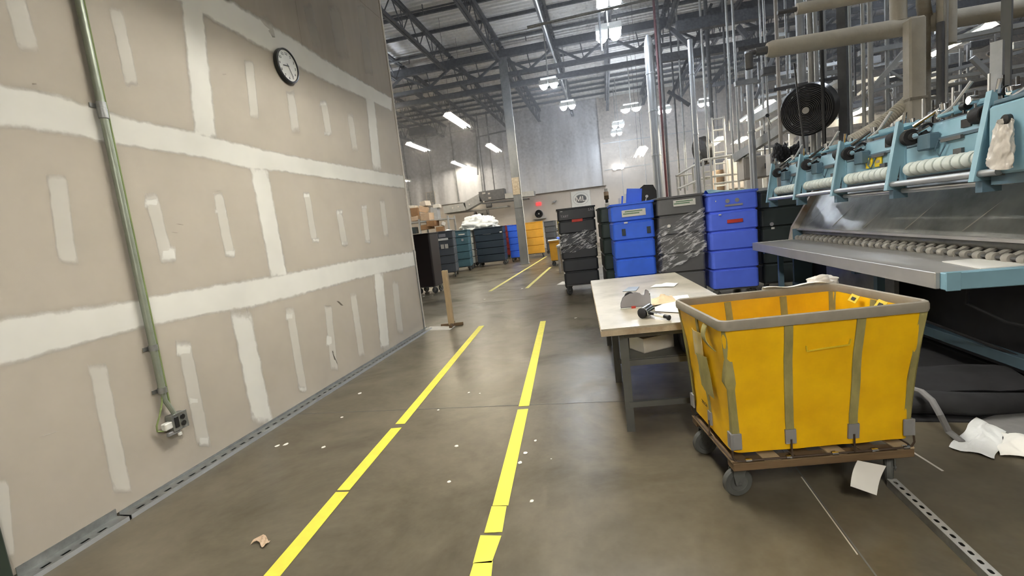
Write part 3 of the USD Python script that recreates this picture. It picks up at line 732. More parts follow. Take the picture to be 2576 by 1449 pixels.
flk = [(1149, 1122, 10), (1338, 1261, 11), (1347, 1109, 7), (1322, 1140, 13), (1308, 1164, 11), (1387, 1155, 4), (905, 990, 9), (815, 1125, 9), (720, 1118, 10), (698, 1122, 9), (1180, 988, 7), (1207, 990, 5), (1130, 1212, 9), (1103, 1032, 7), (1219, 753, 6), (1313, 726, 6), (1262, 783, 4), (1448, 800, 6), (860, 1050, 8), (1066, 746, 6)]
for i, (x, y, w) in enumerate(flk):
    p = at(x, y, Z=0); s = np.linalg.norm(p - CAM) / FPX * w / 2; a = rng.uniform(0, PI)
    pts = [(p[0] + s * rng.uniform(0.7, 1.3) * math.cos(a + k), p[1] + s * rng.uniform(0.8, 1.6) * math.sin(a + k)) for k in np.linspace(0, 5.2, 6)]
    solo('paper_fleck', prism(Polygon(pts).convex_hull, 0.0008, 0.003, 'z'), 'paper_white', 'small white paper fleck lying on the concrete aisle', 'paper fleck', group='paper flecks on the aisle floor', smooth=False)
# punched steel channel lying on the floor
c0, c1 = at(2243, 1205, Z=0.04), at(2532, 1475, Z=0.04)
d = (c1 - c0) / np.linalg.norm(c1 - c0); s_ = np.array([-d[1], d[0], 0]); L = np.linalg.norm(c1 - c0)
ch = thing('punched_channel', 'galvanised punched steel channel lying on the floor by the yellow cart', 'steel channel', (*c0[:2], 0), math.degrees(math.atan2(d[1], d[0])), local=True)
s = sbox(0, -0.021, L, 0.021)
yy = 0.03
while yy < L - 0.03:
    s = s.difference(Point(yy, 0).buffer(0.0075).union(Point(yy + 0.013, 0).buffer(0.0075)).convex_hull); yy += 0.05
part(ch, 'punched_face', prism(s, 0.039, 0.0415, 'z'), 'strut_light', smooth=False)
for k in (-1, 1):
    part(ch, 'side_web', span((0, k * 0.021 - 0.0013, 0.0), (L, k * 0.021 + 0.0013, 0.041)), 'galvanised', smooth=False)
    part(ch, 'lip', span((0, min(k * 0.021, k * 0.011), 0.0), (L, max(k * 0.021, k * 0.011), 0.002)), 'galvanised', smooth=False)

# ================================================================== YELLOW LAUNDRY CART
CX, CY, CA = 0.905, 2.715, 9.0
yc_ = thing('laundry_cart', 'large yellow vinyl laundry cart with grey rim on a wooden wheeled base', 'laundry cart', (CX, CY, 0), CA, local=True)
def rrect(hx, hy, r, n=8, m=14):
    """Outline of a rounded rectangle, starting at the middle of the front edge and going round through the right side."""
    pts = []
    def seg(a, b, k): return [tuple(np.array(a) + (np.array(b) - a) * i / k) for i in range(k)]
    def arc(c, a0): return [(c[0] + r * math.cos(a0 + i * PI / 2 / n), c[1] + r * math.sin(a0 + i * PI / 2 / n)) for i in range(n)]
    pts += seg((-hx + r, -hy), (hx - r, -hy), m) + arc((hx - r, -hy + r), -PI / 2) + seg((hx, -hy + r), (hx, hy - r), m) + arc((hx - r, hy - r), 0)
    pts += seg((hx - r, hy), (-hx + r, hy), m) + arc((-hx + r, hy - r), PI / 2) + seg((-hx, hy - r), (-hx, -hy + r), m) + arc((-hx + r, -hy + r), PI)
    return np.array(pts)
ZB, ZT = 0.262, 0.945
def tub_half(t): return 0.425 + 0.05 * t, 0.285 + 0.058 * t
def tub_ring(t, off=0.0, wrinkle=True):
    hx, hy = tub_half(t)
    p = rrect(hx + off, hy + off, 0.035)
    nrm = np.roll(p, -1, 0) - np.roll(p, 1, 0); nrm = np.c_[nrm[:, 1], -nrm[:, 0]]; nrm /= np.linalg.norm(nrm, axis=1, keepdims=True) + 1e-9
    q = np.c_[p, np.full(len(p), t)]
    if wrinkle:
        w = (meshkit.fbm(np.c_[p * 4.5, np.full(len(p), t * 2.2)], 4, 11) - 0.5) * 0.045 * math.sin(PI * min(1, 0.12 + t * 0.9)) - 0.012 * math.sin(PI * t)
        p = p + nrm * w[:, None]
    z = ZB + (ZT - ZB) * t + (0.010 * (meshkit.fbm(np.c_[p * 6, np.zeros(len(p))], 2, 4) - 0.5) if t < 0.01 else 0)
    return np.c_[p, np.broadcast_to(z, len(p))]
T = np.linspace(0, 1, 26)
outer = [tub_ring(t) for t in T]
inner = [tub_ring(t, -0.006) for t in T[::-1]]
inner[-1][:, 2] += 0.006
part(yc_, 'tub', loft(outer + inner), 'vinyl_yellow', smooth=50)
rim = [np.c_[rrect(*(np.array(tub_half(0.97)) + o), 0.04), np.full(120 if False else len(rrect(0.4, 0.3, 0.04)), z)] for o, z in ((0.002, 0.908), (0.010, 0.910), (0.013, 0.922), (0.013, 0.944), (0.010, 0.956), (0.002, 0.961), (-0.007, 0.956), (-0.010, 0.944), (-0.010, 0.918), (-0.007, 0.910))]
part(yc_, 'rim', loft([np.array(r) for r in rim], caps=False, closed=True), 'vinyl_grey', 'grey vinyl wrapped rim')
def tub_at(side, u, t, off):
    """A point on the tub wall: side 0 front, 1 right, 2 back, 3 left; u from -1 to 1 along it."""
    ring = tub_ring(t, off)
    hx, hy = tub_half(t)
    tgt = {0: (u * hx, -hy), 1: (hx, u * hy), 2: (-u * hx, hy), 3: (-hx, -u * hy)}[side]
    k = np.argmin(((ring[:, :2] - tgt) ** 2).sum(1))
    p = ring[k].copy()
    ax = 0 if side in (0, 2) else 1
    p[ax] = tgt[ax]
    return p
def strap(side, u, t0, t1, w, off, inside=False):
    n = np.array([(0, -1, 0), (1, 0, 0), (0, 1, 0), (-1, 0, 0)][side], float) * (-1 if inside else 1)
    a = np.array([(1, 0, 0), (0, 1, 0), (-1, 0, 0), (0, -1, 0)][side], float)
    rings = []
    for t in np.linspace(t0, t1, 14):
        c = tub_at(side, u, t, -0.006 if inside else 0.0)
        rings.append([c - a * w / 2 + n * 0.0005, c + a * w / 2 + n * 0.0005, c + a * w / 2 + n * off, c - a * w / 2 + n * off])
    return loft(rings)
for side, us in ((0, (-0.345, 0.36)), (1, (0.0,)), (2, (-0.345, 0.36)), (3, (0.0,))):
    for u in us:
        part(yc_, 'strap', strap(side, u, 0.10, 0.96, 0.040 if side in (0, 2) else 0.03, 0.006), 'webbing', 'worn olive webbing strap')
        part(yc_, 'strap_end', strap(side, u, 0.045, 0.155, 0.052 if side in (0, 2) else 0.045, 0.011), 'vinyl_pad', 'grey vinyl strap end')
        c = tub_at(side, u, 0.05, 0.012)
        n_ = np.array([(0, -1, 0), (1, 0, 0), (0, 1, 0), (-1, 0, 0)][side], float)
        e = c.copy(); e[2] = 0.224; e += n_ * 0.004
        part(yc_, 'support_wire', tube([c + [0, 0, 0.02], c, (c + e) / 2, e], 0.005, 6), 'brown_steel')
    for u in us:
        part(yc_, 'inner_strap', strap(side, u, 0.05, 0.95, 0.04, 0.004, True), 'webbing')
for sx, sy in ((-1, -1), (1, -1), (1, 1), (-1, 1)):
    rings = []
    for t in np.linspace(0.10, 0.95, 14):
        hx, hy = tub_half(t)
        c = np.array([sx * (hx - 0.004), sy * (hy - 0.004), ZB + (ZT - ZB) * t])
        k = 0.012 * math.sin(PI * t) + (0.02 * math.sin(t * 9) * (t > 0.5) if (sx, sy) == (-1, -1) else 0)
        rings.append([c + [-sx * 0.035, sy * 0.006 - sy * k, 0], c + [sx * 0.0, sy * 0.004 - sy * k, 0], c + [sx * 0.006 - sx * k, 0, 0], c + [sx * 0.008 - sx * k, -sy * 0.03, 0], c + [-sx * 0.004 - sx * k, -sy * 0.028, 0], c + [-sx * 0.01 - sx * k, -sy * 0.012 - sy * k, 0], c + [-sx * 0.035, -sy * 0.006 - sy * k, 0]])
    part(yc_, 'corner_strap', loft(rings), 'webbing', 'worn webbing over the tub corner')
    hx, hy = tub_half(0.09)
    part(yc_, 'strap_end', cat(box((sx * (hx - 0.014), sy * (hy + 0.006), ZB + 0.065), (0.055, 0.01, 0.085), 0.003), box((sx * (hx + 0.006), sy * (hy - 0.014), ZB + 0.065), (0.01, 0.055, 0.085), 0.003)), 'vinyl_pad', 'grey vinyl corner pad')
    part(yc_, 'support_wire', tube([(sx * (hx + 0.006), sy * (hy + 0.006), ZB + 0.03), (sx * (hx + 0.008), sy * (hy + 0.008), 0.25), (sx * (hx - 0.005), sy * (hy + 0.006), 0.226)], 0.005, 6), 'brown_steel')
wl_ = rrect(0.434, 0.296, 0.04)
part(yc_, 'wire_frame', tube(np.c_[wl_, np.full(len(wl_), 0.223)], 0.0055, 6, closed=True), 'brown_steel', 'brown steel rod round the base')
# wooden base: two long rails, cross slats
for sy in (-1, 1):
    part(yc_, 'base_rail', box((0, sy * 0.265, 0.193), (0.875, 0.075, 0.042), 0.004), 'wood_brown')
for k, x in enumerate(np.linspace(-0.40, 0.40, 6)):
    part(yc_, 'base_slat', box((x, 0, 0.2165), (0.085, 0.59, 0.010), 0.002), 'wood_tan' if k % 2 else 'wood_brown')
for x in (-0.36, -0.16, 0.06, 0.25, 0.40):
    part(yc_, 'wire_clip', cat(rod((x - 0.015, -0.296, 0.224), (x + 0.015, -0.296, 0.224), 0.0085, 8), box((x, -0.288, 0.226), (0.02, 0.018, 0.003))), 'chrome', 'bright metal wire clip')
for side in (-1, 1):
    part(yc_, 'wire_clip', rod((side * 0.434, -0.015, 0.224), (side * 0.434, 0.015, 0.224), 0.0085, 8), 'chrome')
def caster(parent, x, y, r, zt, ang, rubber='caster_rubber', w=0.032, level=''):
    R = trimesh.transformations.rotation_matrix(ang, (0, 0, 1))
    tr = 0.018
    wheel = cat(lathe([(r * 0.62, -w / 2), (r * 0.92, -w / 2), (r, -w / 4), (r, w / 4), (r * 0.92, w / 2), (r * 0.62, w / 2), (r * 0.58, w / 2.6), (r * 0.30, w / 4), (r * 0.24, w / 2), (0, w / 2)], 28, 'y'), lathe([(0, -w / 2), (r * 0.24, -w / 2), (r * 0.30, -w / 4), (r * 0.58, -w / 2.6), (r * 0.62, -w / 2)], 28, 'y'))
    wheel.apply_translation((tr, 0, 0))
    forks = []
    for s in (-1, 1):
        q = prism([(-0.035, zt - r - 0.004), (0.045, zt - r - 0.004), (0.05, 0.045), (tr + 0.02, -0.012), (tr - 0.014, -0.012), (-0.012, 0.05)], s * (w / 2 + 0.007) - 0.002, s * (w / 2 + 0.007) + 0.002, 'y')
        forks.append(q)
    forks += [box((0.0, 0, zt - r - 0.006), (0.09, w + 0.02, 0.006)), disc((0, 0, zt - r - 0.0), 0.03, 0.012, 16), rod((tr, -w / 2 - 0.012, 0), (tr, w / 2 + 0.012, 0), 0.008, 8)]
    fork = cat(forks)
    for m in (wheel, fork):
        m.apply_transform(R); m.apply_translation((x, y, r))
    c = part(parent, 'caster', fork, 'caster_steel')
    p = fresh(c, 'wheel')
    root = '/'.join(p.split('/')[:3])
    if np.any(ORIGIN[root]):
        wheel.apply_translation(-ORIGIN[root])
    usdkit.mesh(stage, p, wheel, LOOK[rubber], smooth=35)
for x, y, a in ((-0.375, -0.225, 3.14 + 0.15), (0.375, -0.22, 0.9), (-0.375, 0.225, 3.3), (0.375, 0.225, 0.2)):
    caster(yc_, x, y, 0.078, 0.174, a)
# repair patch, pocket and tags
part(yc_, 'patch_seam', cat(*[bar(tub_at(0, u0, 0.74 + d0, 0.004), tub_at(0, u1, 0.74 + d1, 0.004), 0.004, 0.012, ref=(0, 1, 0)) for u0, d0, u1, d1 in ((-0.16, 0, 0.0, 0.012), (0.0, 0.012, 0.16, 0.016), (0.16, 0.016, 0.26, 0.02), (-0.16, 0, -0.17, 0.04), (0.26, 0.02, 0.27, 0.06))]), 'vinyl_yellow_old', 'darker stitched seam of a repair patch')
for x, y0 in ((0.18, 0.0), (0.36, 0.0)):
    pass
for u in (0.30, -0.30):
    q = tub_at(1, u, 0.93, -0.02)
    part(yc_, 'hang_tag', box((q[0] - 0.02, q[1], 0.905), (0.004, 0.05, 0.045), 0.001, (0.3, 0.5, 0.4)), 'vinyl_yellow_old', 'small yellow tag hanging inside the rim')
    part(yc_, 'tag_mark', box((q[0] - 0.024, q[1] - 0.002, 0.905), (0.002, 0.022, 0.018), 0, (0.3, 0.5, 0.4)), 'black_plastic')
P = tub_at(3, -0.45, 0.66, 0.014)
part(yc_, 'label_pouch', grid(lambda u, v: tub_at(3, -0.28 + 0.42 * u + 0.1 * v, 0.63 + 0.22 * v, 0.016 + 0.014 * math.sin(PI * u)), 8, 6, 0.002), 'pouch_clear', 'clear plastic label pouch')
part(yc_, 'label_flap', grid(lambda u, v: tub_at(3, -0.20 + 0.50 * u + 0.14 * (1 - v), 0.40 + 0.26 * v - 0.06 * u * (1 - v), 0.018 + 0.016 * math.sin(PI * u)), 8, 6, 0.002), 'webbing', 'olive flap hanging from the pouch')
part(yc_, 'pull_loop', grid(lambda u, v: tub_at(3, 0.34 + 0.16 * u + 0.22 * (1 - v), 0.76 + 0.18 * v, 0.010 + 0.03 * math.sin(PI * v)), 5, 8, 0.004), 'webbing', 'folded webbing pull loop')
tm = meshkit.text_mesh('22516', 0.020, 0.001)
tm.vertices = np.array([tub_at(3, -0.30 - 0.0 - (vx - 0.03) / 0.29 * -1, 0.17 + vz / 0.68, 0.004 + vd) for vx, vz, vd in tm.vertices])
part(yc_, 'stamp', tm, 'black_plastic', 'small black stamped number', smooth=False)

# white paper leaning against the cart's front right wheel
q = [at(2157, 1158, Y=2.335), at(2229, 1172, Y=2.375), at(2205, 1246, Y=2.325), at(2139, 1223, Y=2.285)]
solo('paper_sheet', grid(lambda u, v: (np.array(q[0]) * (1 - u) + np.array(q[1]) * u) * (1 - v) + (np.array(q[3]) * (1 - u) + np.array(q[2]) * u) * v + np.array([0, 0.012 * math.sin(v * PI), 0]), 8, 8, 0.0012), 'paper_white', 'white sheet of paper leaning against the yellow cart\'s front right wheel', 'paper')
# towels thrown on the floor
def cloth_on_floor(label, quad, mat, seed, amp=0.02, z=0.006, n=18, name='towel', cat_='towel', smooth=True):
    q = [at(*p, Z=0.0) for p in quad]
    def fn(u, v):
        p = (q[0] * (1 - u) + q[1] * u) * (1 - v) + (q[3] * (1 - u) + q[2] * u) * v
        p = p + [0.01 * math.sin(v * 9 + seed), 0.012 * math.sin(u * 8 + seed), 0]
        p[2] = z + amp * meshkit.fbm(np.array([u * 4, v * 4, seed]), 3, seed) * 2 * (0.25 + math.sin(u * PI) * math.sin(v * PI))
        return p
    return solo(name, grid(fn, n, n, 0.004), mat, label, cat_, smooth=smooth)
cloth_on_floor('white towel with pale aqua stripes thrown on the floor beside the grey mat', [(2456, 1056), (2527, 1090), (2500, 1156), (2390, 1130)], 'cloth_white', 3, 0.022)
cloth_on_floor('crumpled white paper towel next to the striped towel at the right edge', [(2520, 1092), (2630, 1122), (2640, 1168), (2506, 1148)], 'paper_white', 5, 0.035)
for a, b in (((2462, 1062), (2438, 1100)), ((2448, 1082), (2416, 1124))):
    pass
cloth_on_floor('grey floor mat spread at the right edge under the towels', [(2462, 1062), (2760, 970), (2830, 1150), (2512, 1110)], 'rug_grey', 7, 0.004, 0.003, name='floor_mat', cat_='mat')

# a white sheet and a knotted clear bag caught on the cart's far rim
def rim_pt(x, y, z):
    a = math.radians(CA)
    return np.array([CX + x * math.cos(a) - y * math.sin(a), CY + x * math.sin(a) + y * math.cos(a), z])
def drape(u, v):
    s = v * 0.20
    z = 0.970 - max(0, s - 0.03) * 0.85 + 0.007 * math.sin(u * 9 + 1)
    return rim_pt(0.06 + 0.38 * u, 0.336 + min(s, 0.04) + 0.004 * math.sin(u * 14), z)
solo('white_sheet', grid(drape, 14, 14, 0.002), 'paper_white', 'white plastic sheet draped over the far rim of the yellow cart', 'sheet')
kb = rim_pt(0.44, 0.40, 0.965)
km = trimesh.creation.icosphere(subdivisions=3)
kv = np.array(km.vertices); kv = kv * (0.7 + 0.6 * meshkit.fbm(kv * 2.4 + 3, 3, 5)[:, None]) * [0.085, 0.05, 0.04]
km.vertices = kv + kb
solo('knotted_bag', km, 'bag_plastic', 'knotted clear plastic bag at the far right corner of the yellow cart', 'plastic bag')

# ================================================================== WORK TABLE
TZ = 0.775
tA, tB, tC = np.array([-0.093, 3.075]), np.array([-0.243, 5.70]), np.array([0.75, 5.80])
tD = tA + (tC - tB)
tD = tD + (tA - tB) / np.linalg.norm(tA - tB) * -0.03
wt = thing('work_table', 'long work table with worn cream top and grey steel legs', 'table', (0.3, 4.4, 0))
quad = Polygon([tuple(tA), tuple(tD), tuple(tC), tuple(tB)])
part(wt, 'table_top', prism(quad, TZ - 0.012, TZ, 'z'), 'laminate', smooth=False)
part(wt, 'top_edge', prism(quad.buffer(0.003, join_style=2), TZ - 0.05, TZ - 0.0125, 'z'), 'laminate_edge', 'worn chipped edge band', smooth=False)
ex, ey = (tD - tA) / np.linalg.norm(tD - tA), (tB - tA) / np.linalg.norm(tB - tA)
def tp(u, v): return tA + ex * u + ey * v
Wt, Lt = np.linalg.norm(tD - tA), np.linalg.norm(tB - tA)
for v in (0.10, 1.12, 2.42):
    for u in (0.15, Wt - 0.12):
        p = tp(u, v)
        part(wt, 'leg', cat(span((p[0] - 0.028, p[1] - 0.004, 0), (p[0] + 0.028, p[1] + 0.004, TZ - 0.05)), span((p[0] - 0.028, p[1], 0), (p[0] - 0.020, p[1] + 0.05, TZ - 0.05))), 'table_steel', smooth=False)
for v in (0.10, 1.12, 2.42):
    a, b = tp(0.15, v), tp(Wt - 0.12, v)
    part(wt, 'cross_rail', bar((*a, 0.20), (*b, 0.20), 0.03, 0.04), 'table_steel', smooth=False)
    part(wt, 'apron', bar((*a, TZ - 0.075), (*b, TZ - 0.075), 0.02, 0.045), 'table_steel', smooth=False)
for u in (0.15, Wt - 0.12):
    a, b = tp(u, 0.10), tp(u, 2.42)
    part(wt, 'apron', bar((*a, TZ - 0.075), (*b, TZ - 0.075), 0.02, 0.045), 'table_steel', smooth=False)
sh = Polygon([tuple(tp(0.16, 0.12)), tuple(tp(Wt - 0.13, 0.12)), tuple(tp(Wt - 0.13, 1.15)), tuple(tp(0.16, 1.15))])
part(wt, 'shelf', prism(sh, 0.505, 0.52, 'z'), 'table_steel', smooth=False)
part(wt, 'shelf_rail', bar((*tp(0.15, 0.11), 0.495), (*tp(Wt - 0.12, 0.11), 0.495), 0.02, 0.04), 'table_steel', smooth=False)

def placed(m, p, rz=0.0):
    m = m.copy(); m.apply_transform(trimesh.transformations.rotation_matrix(rz, (0, 0, 1))); m.apply_translation(p); return m
# carton on the shelf
def open_carton(name, label, c, s, rz, mat, t=0.006, flaps=False, h_in=None):
    th = thing(name, label, 'box', c, math.degrees(rz), local=True)
    w, d, h = s
    part(th, 'bottom', span((-w / 2, -d / 2, 0), (w / 2, d / 2, t)), mat, smooth=False)
    for sx in (-1, 1):
        part(th, 'side_wall', box((sx * (w / 2 - t / 2), 0, h / 2), (t, d, h)), mat, smooth=False)
        part(th, 'end_wall', box((0, sx * (d / 2 - t / 2), h / 2), (w - 2 * t, t, h)), mat, smooth=False)
    if flaps:
        for sx in (-1, 1):
            part(th, 'flap', box((sx * (w / 2 + 0.25 * d * 0.5), 0, h - 0.02), (d * 0.3, d * 0.96, t), 0, (0, sx * 0.5, 0)), mat, smooth=False)
    return th
bp = at(1622, 888, Z=0.52)
cb = open_carton('shoe_box', 'open white cardboard box on the shelf under the work table', (bp[0] + 0.06, bp[1] + 0.13, 0.521), (0.26, 0.18, 0.105), 0.55, 'carton_white')
part(cb, 'printed_patch', box((0.1315, 0.02, 0.05), (0.002, 0.1, 0.06)), 'yellow_label', 'faded yellow print', smooth=False)
bn = thing('plastic_bin', 'dark navy plastic bin under the work table behind the yellow cart', 'bin', (0.58, 3.42, 0.521), local=True)
R_ = [np.c_[rrect(a, b, 0.03), np.full(len(rrect(a, b, 0.03)), z)] for a, b, z in ((0.13, 0.12, 0.0), (0.15, 0.14, 0.17), (0.165, 0.155, 0.172), (0.165, 0.155, 0.19), (0.145, 0.135, 0.19), (0.125, 0.115, 0.01))]
part(bn, 'shell', loft(R_), 'bin_navy')

# ---- things on the table
a_, b_ = at(1562, 778, Z=TZ), at(1638, 772, Z=TZ)
ang = math.atan2(b_[1] - a_[1], b_[0] - a_[0]); k_ = np.linalg.norm(b_ - a_) / 910
td = thing('tape_dispenser', 'grey desk tape dispenser with a black tape roll on the cream table', 'tape dispenser', (a_[0], a_[1], TZ), math.degrees(ang), local=True)
out = [(250, 915), (265, 800), (330, 660), (420, 590), (560, 535), (740, 530), (870, 570), (920, 620), (1000, 625), (1030, 500), (1060, 480), (1130, 520), (1130, 620), (1165, 640), (1165, 900), (1160, 915)]
part(td, 'body', cat(*[prism([((x - 250) * k_, (915 - y) * k_ * 1.15 + 0.008) for x, y in out], y0, y0 + 0.006, 'y') for y0 in (0.0, 0.044)], span((0, 0.0, 0.004), (910 * k_, 0.05, 0.014))), 'grey_label')
part(td, 'base', span((-0.004, -0.004, 0), (915 * k_, 0.056, 0.007), 0.002), 'white_plastic')
part(td, 'tape_roll', cat(lathe([(0.016, -0.017), (0.040, -0.017), (0.040, 0.017), (0.016, 0.017), (0.016, -0.017)], 28, 'y', (300 * k_, 0.025, 0.090))), 'rubber_black')
part(td, 'cutter', box((890 * k_, 0.025, 0.095), (0.012, 0.034, 0.028), 0.002), 'chrome')
part(td, 'red_mark', span((320 * k_, -0.006, 0.0), (450 * k_, -0.001, 0.018)), 'red_label', 'red sticker on the dispenser foot')
h0, h1 = at(1632, 792, Z=TZ + 0.02), at(1683, 800, Z=TZ + 0.015)
dh = (h1 - h0); dh[2] = 0; dh /= np.linalg.norm(dh); dn = np.array([dh[1], -dh[0], 0])
ml = thing('hand_mallet', 'chrome headed mallet with black rubber faces lying at the table\'s near edge', 'mallet', (h0[0], h0[1], TZ))
hc = h0 + np.array([0, 0, 0.018]) - dh * 0.02
def cyl(p, q, r, n=20, ch=0.004):
    p, q = np.array(p, float), np.array(q, float); d = (q - p) / np.linalg.norm(q - p)
    return tube([p, p + d * ch * 0.3, p + d * ch, q - d * ch, q - d * ch * 0.3, q], [0.001, r - ch, r, r, r - ch, 0.001], n)
part(ml, 'head', cyl(hc - dn * 0.05 + [0, 0, 0.016], hc + dn * 0.035, 0.040), 'chrome')
part(ml, 'striking_face', cyl(hc + dn * 0.030, hc + dn * 0.062, 0.036, ch=0.010), 'rubber_black')
part(ml, 'handle', cyl(hc + dh * 0.03, h1 + [0, 0, 0.004], 0.0135), 'black_plastic')
part(ml, 'grip_label', cyl(hc * 0.62 + h1 * 0.38 + [0, 0, 0.002], hc * 0.18 + h1 * 0.82 + [0, 0, 0.003], 0.0145), 'paper_white', 'white label round the handle')
part(ml, 'end_cap', cyl(h1 + [0, 0, 0.003] - dh * 0.012, h1 + [0, 0, 0.003] + dh * 0.008, 0.017), 'rubber_black')
def sheet_on_table(name, label, quad, mat, cat_, seed, amp=0.006, z=0.0015, n=12, th=0.0012):
    q = [at(*p, Z=TZ) for p in quad]
    def fn(u, v):
        p = (q[0] * (1 - u) + q[1] * u) * (1 - v) + (q[3] * (1 - u) + q[2] * u) * v
        p[2] = TZ + z + th + amp * 2 * meshkit.fbm(np.array([u * 3, v * 3, seed * 1.7]) * (2.2 if amp > 0.03 else 1), 3, seed) * (0.15 + math.sin(u * PI) * math.sin(v * PI))
        return p
    return solo(name, grid(fn, n, n, th), mat, label, cat_)
sheet_on_table('paper_pad', 'stack of white paper under the mallet beside the yellow cart', [(1668, 766), (1735, 752), (1745, 790), (1628, 784)], 'paper_white', 'paper', 2, 0.01, 0.003)
sheet_on_table('kraft_scrap', 'crumpled tan kraft paper behind the mallet on the cream table', [(1638, 755), (1690, 746), (1702, 760), (1640, 772)], 'kraft_paper', 'crumpled paper', 9, 0.035, 0.002, 22)
sheet_on_table('torn_paper', 'torn white paper slip lying alone in the middle of the cream table', [(1650, 716), (1706, 713), (1696, 722), (1636, 724)], 'paper_white', 'paper', 4, 0.02, 0.001)
sheet_on_table('paper_tray', 'folded white sheet lying behind the kraft paper', [(1690, 747), (1730, 742), (1735, 752), (1700, 758)], 'paper_white', 'paper', 6, 0.01, 0.001)
sheet_on_table('card_sleeve', 'small clear plastic card sleeve behind the tape dispenser', [(1582, 723), (1608, 722), (1600, 733), (1566, 734)], 'sleeve_grey', 'plastic sleeve', 3, 0.002, 0.001, 6, 0.002)

# ================================================================== BULK LAUNDRY CARTS
def bulk_cart(name, label, x, y, rz, w, d, h, mat, wheel=0.075, tiers=5, rim=0.012, wrap=None, taper=0.03, group=None):
    """A tall moulded plastic linen truck; (x, y) is the middle of its front face."""
    t = thing(name, label, 'laundry cart', (x, y, 0), rz, local=True, group=group)
    z0 = wheel * 2 + 0.03
    H = h - z0
    rings = []
    def ring(z, off):
        k = (z - z0) / H
        r_ = rrect(w / 2 - taper * (1 - k) + off, d / 2 - taper * (1 - k) + off, 0.05, 4, 6)
        return np.c_[r_[:, 0], r_[:, 1] + d / 2, np.full(len(r_), z)]
    rings.append(ring(z0, -0.03)); rings.append(ring(z0 + 0.005, 0.0))
    for i in range(tiers):
        a, b = z0 + H * i / tiers, z0 + H * (i + 1) / tiers
        if i:
            rings += [ring(a - 0.006, -0.022), ring(a + 0.010, -0.022), ring(a + 0.020, -0.004)]
        rings += [ring(a + 0.03, 0.004), ring((a + b) / 2, 0.0)]
        if i < tiers - 1:
            rings += [ring(b - 0.022, -0.002)]
    rings += [ring(h - 0.035, -0.006), ring(h - 0.032, rim), ring(h - 0.004, rim + 0.002), ring(h, rim - 0.003), ring(h, -0.028), ring(h - 0.05, -0.04), ring(z0 + 0.03, -0.045)]
    part(t, 'body', loft(rings), mat, smooth=28)
    part(t, 'base_frame', cat(box((0, d / 2, z0 - 0.012), (w - 0.12, d - 0.1, 0.024))), 'steel_dark', smooth=False)
    for sx in (-1, 1):
        for yy in (0.11, d - 0.11):
            caster(t, sx * (w / 2 - 0.10), yy, wheel, z0 - 0.022, rng.uniform(0, 6.28), 'caster_rubber', 0.036)
    if wrap:
        za, zb, slant = wrap
        q = rrect(w / 2 + 0.012, d / 2 + 0.012, 0.06, 4, 10)
        def fn(u, v, q=q):
            n = len(q)
            i = int(u * n) % n
            p = q[i]
            z = za + (zb - za) * v + slant * p[0]
            o = 0.016 * (meshkit.fbm(np.array([p[0] * 5, z * 9 - p[0] * 5, p[1] * 5]), 4, 21) - 0.4)
            s = 1 + o / (w / 2)
            return p[0] * s, p[1] * s + d / 2, z + 0.02 * math.sin(p[0] * 16)
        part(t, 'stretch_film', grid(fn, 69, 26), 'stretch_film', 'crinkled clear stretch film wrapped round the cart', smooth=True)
    return t


def plate(t, name, x0, z0, x1, z1, mat, label=None, y=-0.006, th=0.004):
    return part(t, name, span((x0, y - th, z0), (x1, y, z1), 0.001), mat, label, smooth=False)


def lettering(t, txt, x, z, hgt, mat, y=-0.012, label=None, name='lettering'):
    m = meshkit.text_mesh(txt, hgt, 0.002, bold=True)
    m.vertices = np.c_[m.vertices[:, 0] + x, y - m.vertices[:, 2], m.vertices[:, 1] + z]
    m.invert()
    part(t, name, m, mat, label, smooth=False)


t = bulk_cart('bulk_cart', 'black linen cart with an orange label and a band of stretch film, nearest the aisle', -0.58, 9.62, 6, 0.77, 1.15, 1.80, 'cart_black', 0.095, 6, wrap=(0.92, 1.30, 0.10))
plate(t, 'orange_label', -0.10, 1.505, 0.12, 1.56, 'red_label', 'orange red label')
lettering(t, 'TART', -0.32, 1.615, 0.045, 'grey_label')
lettering(t, '1A1', 0.24, 1.70, 0.045, 'grey_label')
plate(t, 'small_tag', -0.32, 1.735, -0.27, 1.748, 'white_plastic')
bulk_cart('bulk_cart', 'dark green linen cart squeezed between the black cart and the first blue cart', 0.26, 9.3, 4, 0.74, 1.15, 1.72, 'cart_green', 0.075)
t = bulk_cart('bulk_cart', 'blue linen cart with a green label and two dark hand slots', 0.430, 7.92, 2, 0.69, 1.15, 1.715, 'cart_blue', 0.075)
plate(t, 'green_label', -0.17, 1.49, 0.21, 1.60, 'white_plastic', 'white and green label'); plate(t, 'label_print', -0.12, 1.564, 0.16, 1.582, 'green_label', y=-0.011, th=0.002); plate(t, 'label_print', -0.150, 1.530, 0.110, 1.549, 'green_label', y=-0.011, th=0.002)
plate(t, 'small_tag', -0.145, 1.385, -0.085, 1.41, 'paper_white')
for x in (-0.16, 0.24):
    plate(t, 'hand_slot', x - 0.03, 1.19, x + 0.03, 1.30, 'cart_navy', 'dark plate for the shade in a hand slot', y=-0.001, th=0.003)  # flat plates; the shade inside each slot is their dark colour
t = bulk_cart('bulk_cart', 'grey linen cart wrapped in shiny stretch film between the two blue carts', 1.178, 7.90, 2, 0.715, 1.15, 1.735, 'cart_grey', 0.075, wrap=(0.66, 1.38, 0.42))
plate(t, 'green_label', -0.11, 1.565, 0.23, 1.665, 'white_plastic', 'white and green label'); plate(t, 'label_print', -0.07, 1.631, 0.19, 1.647, 'green_label', y=-0.011, th=0.002); plate(t, 'label_print', -0.100, 1.600, 0.140, 1.617, 'green_label', y=-0.011, th=0.002)
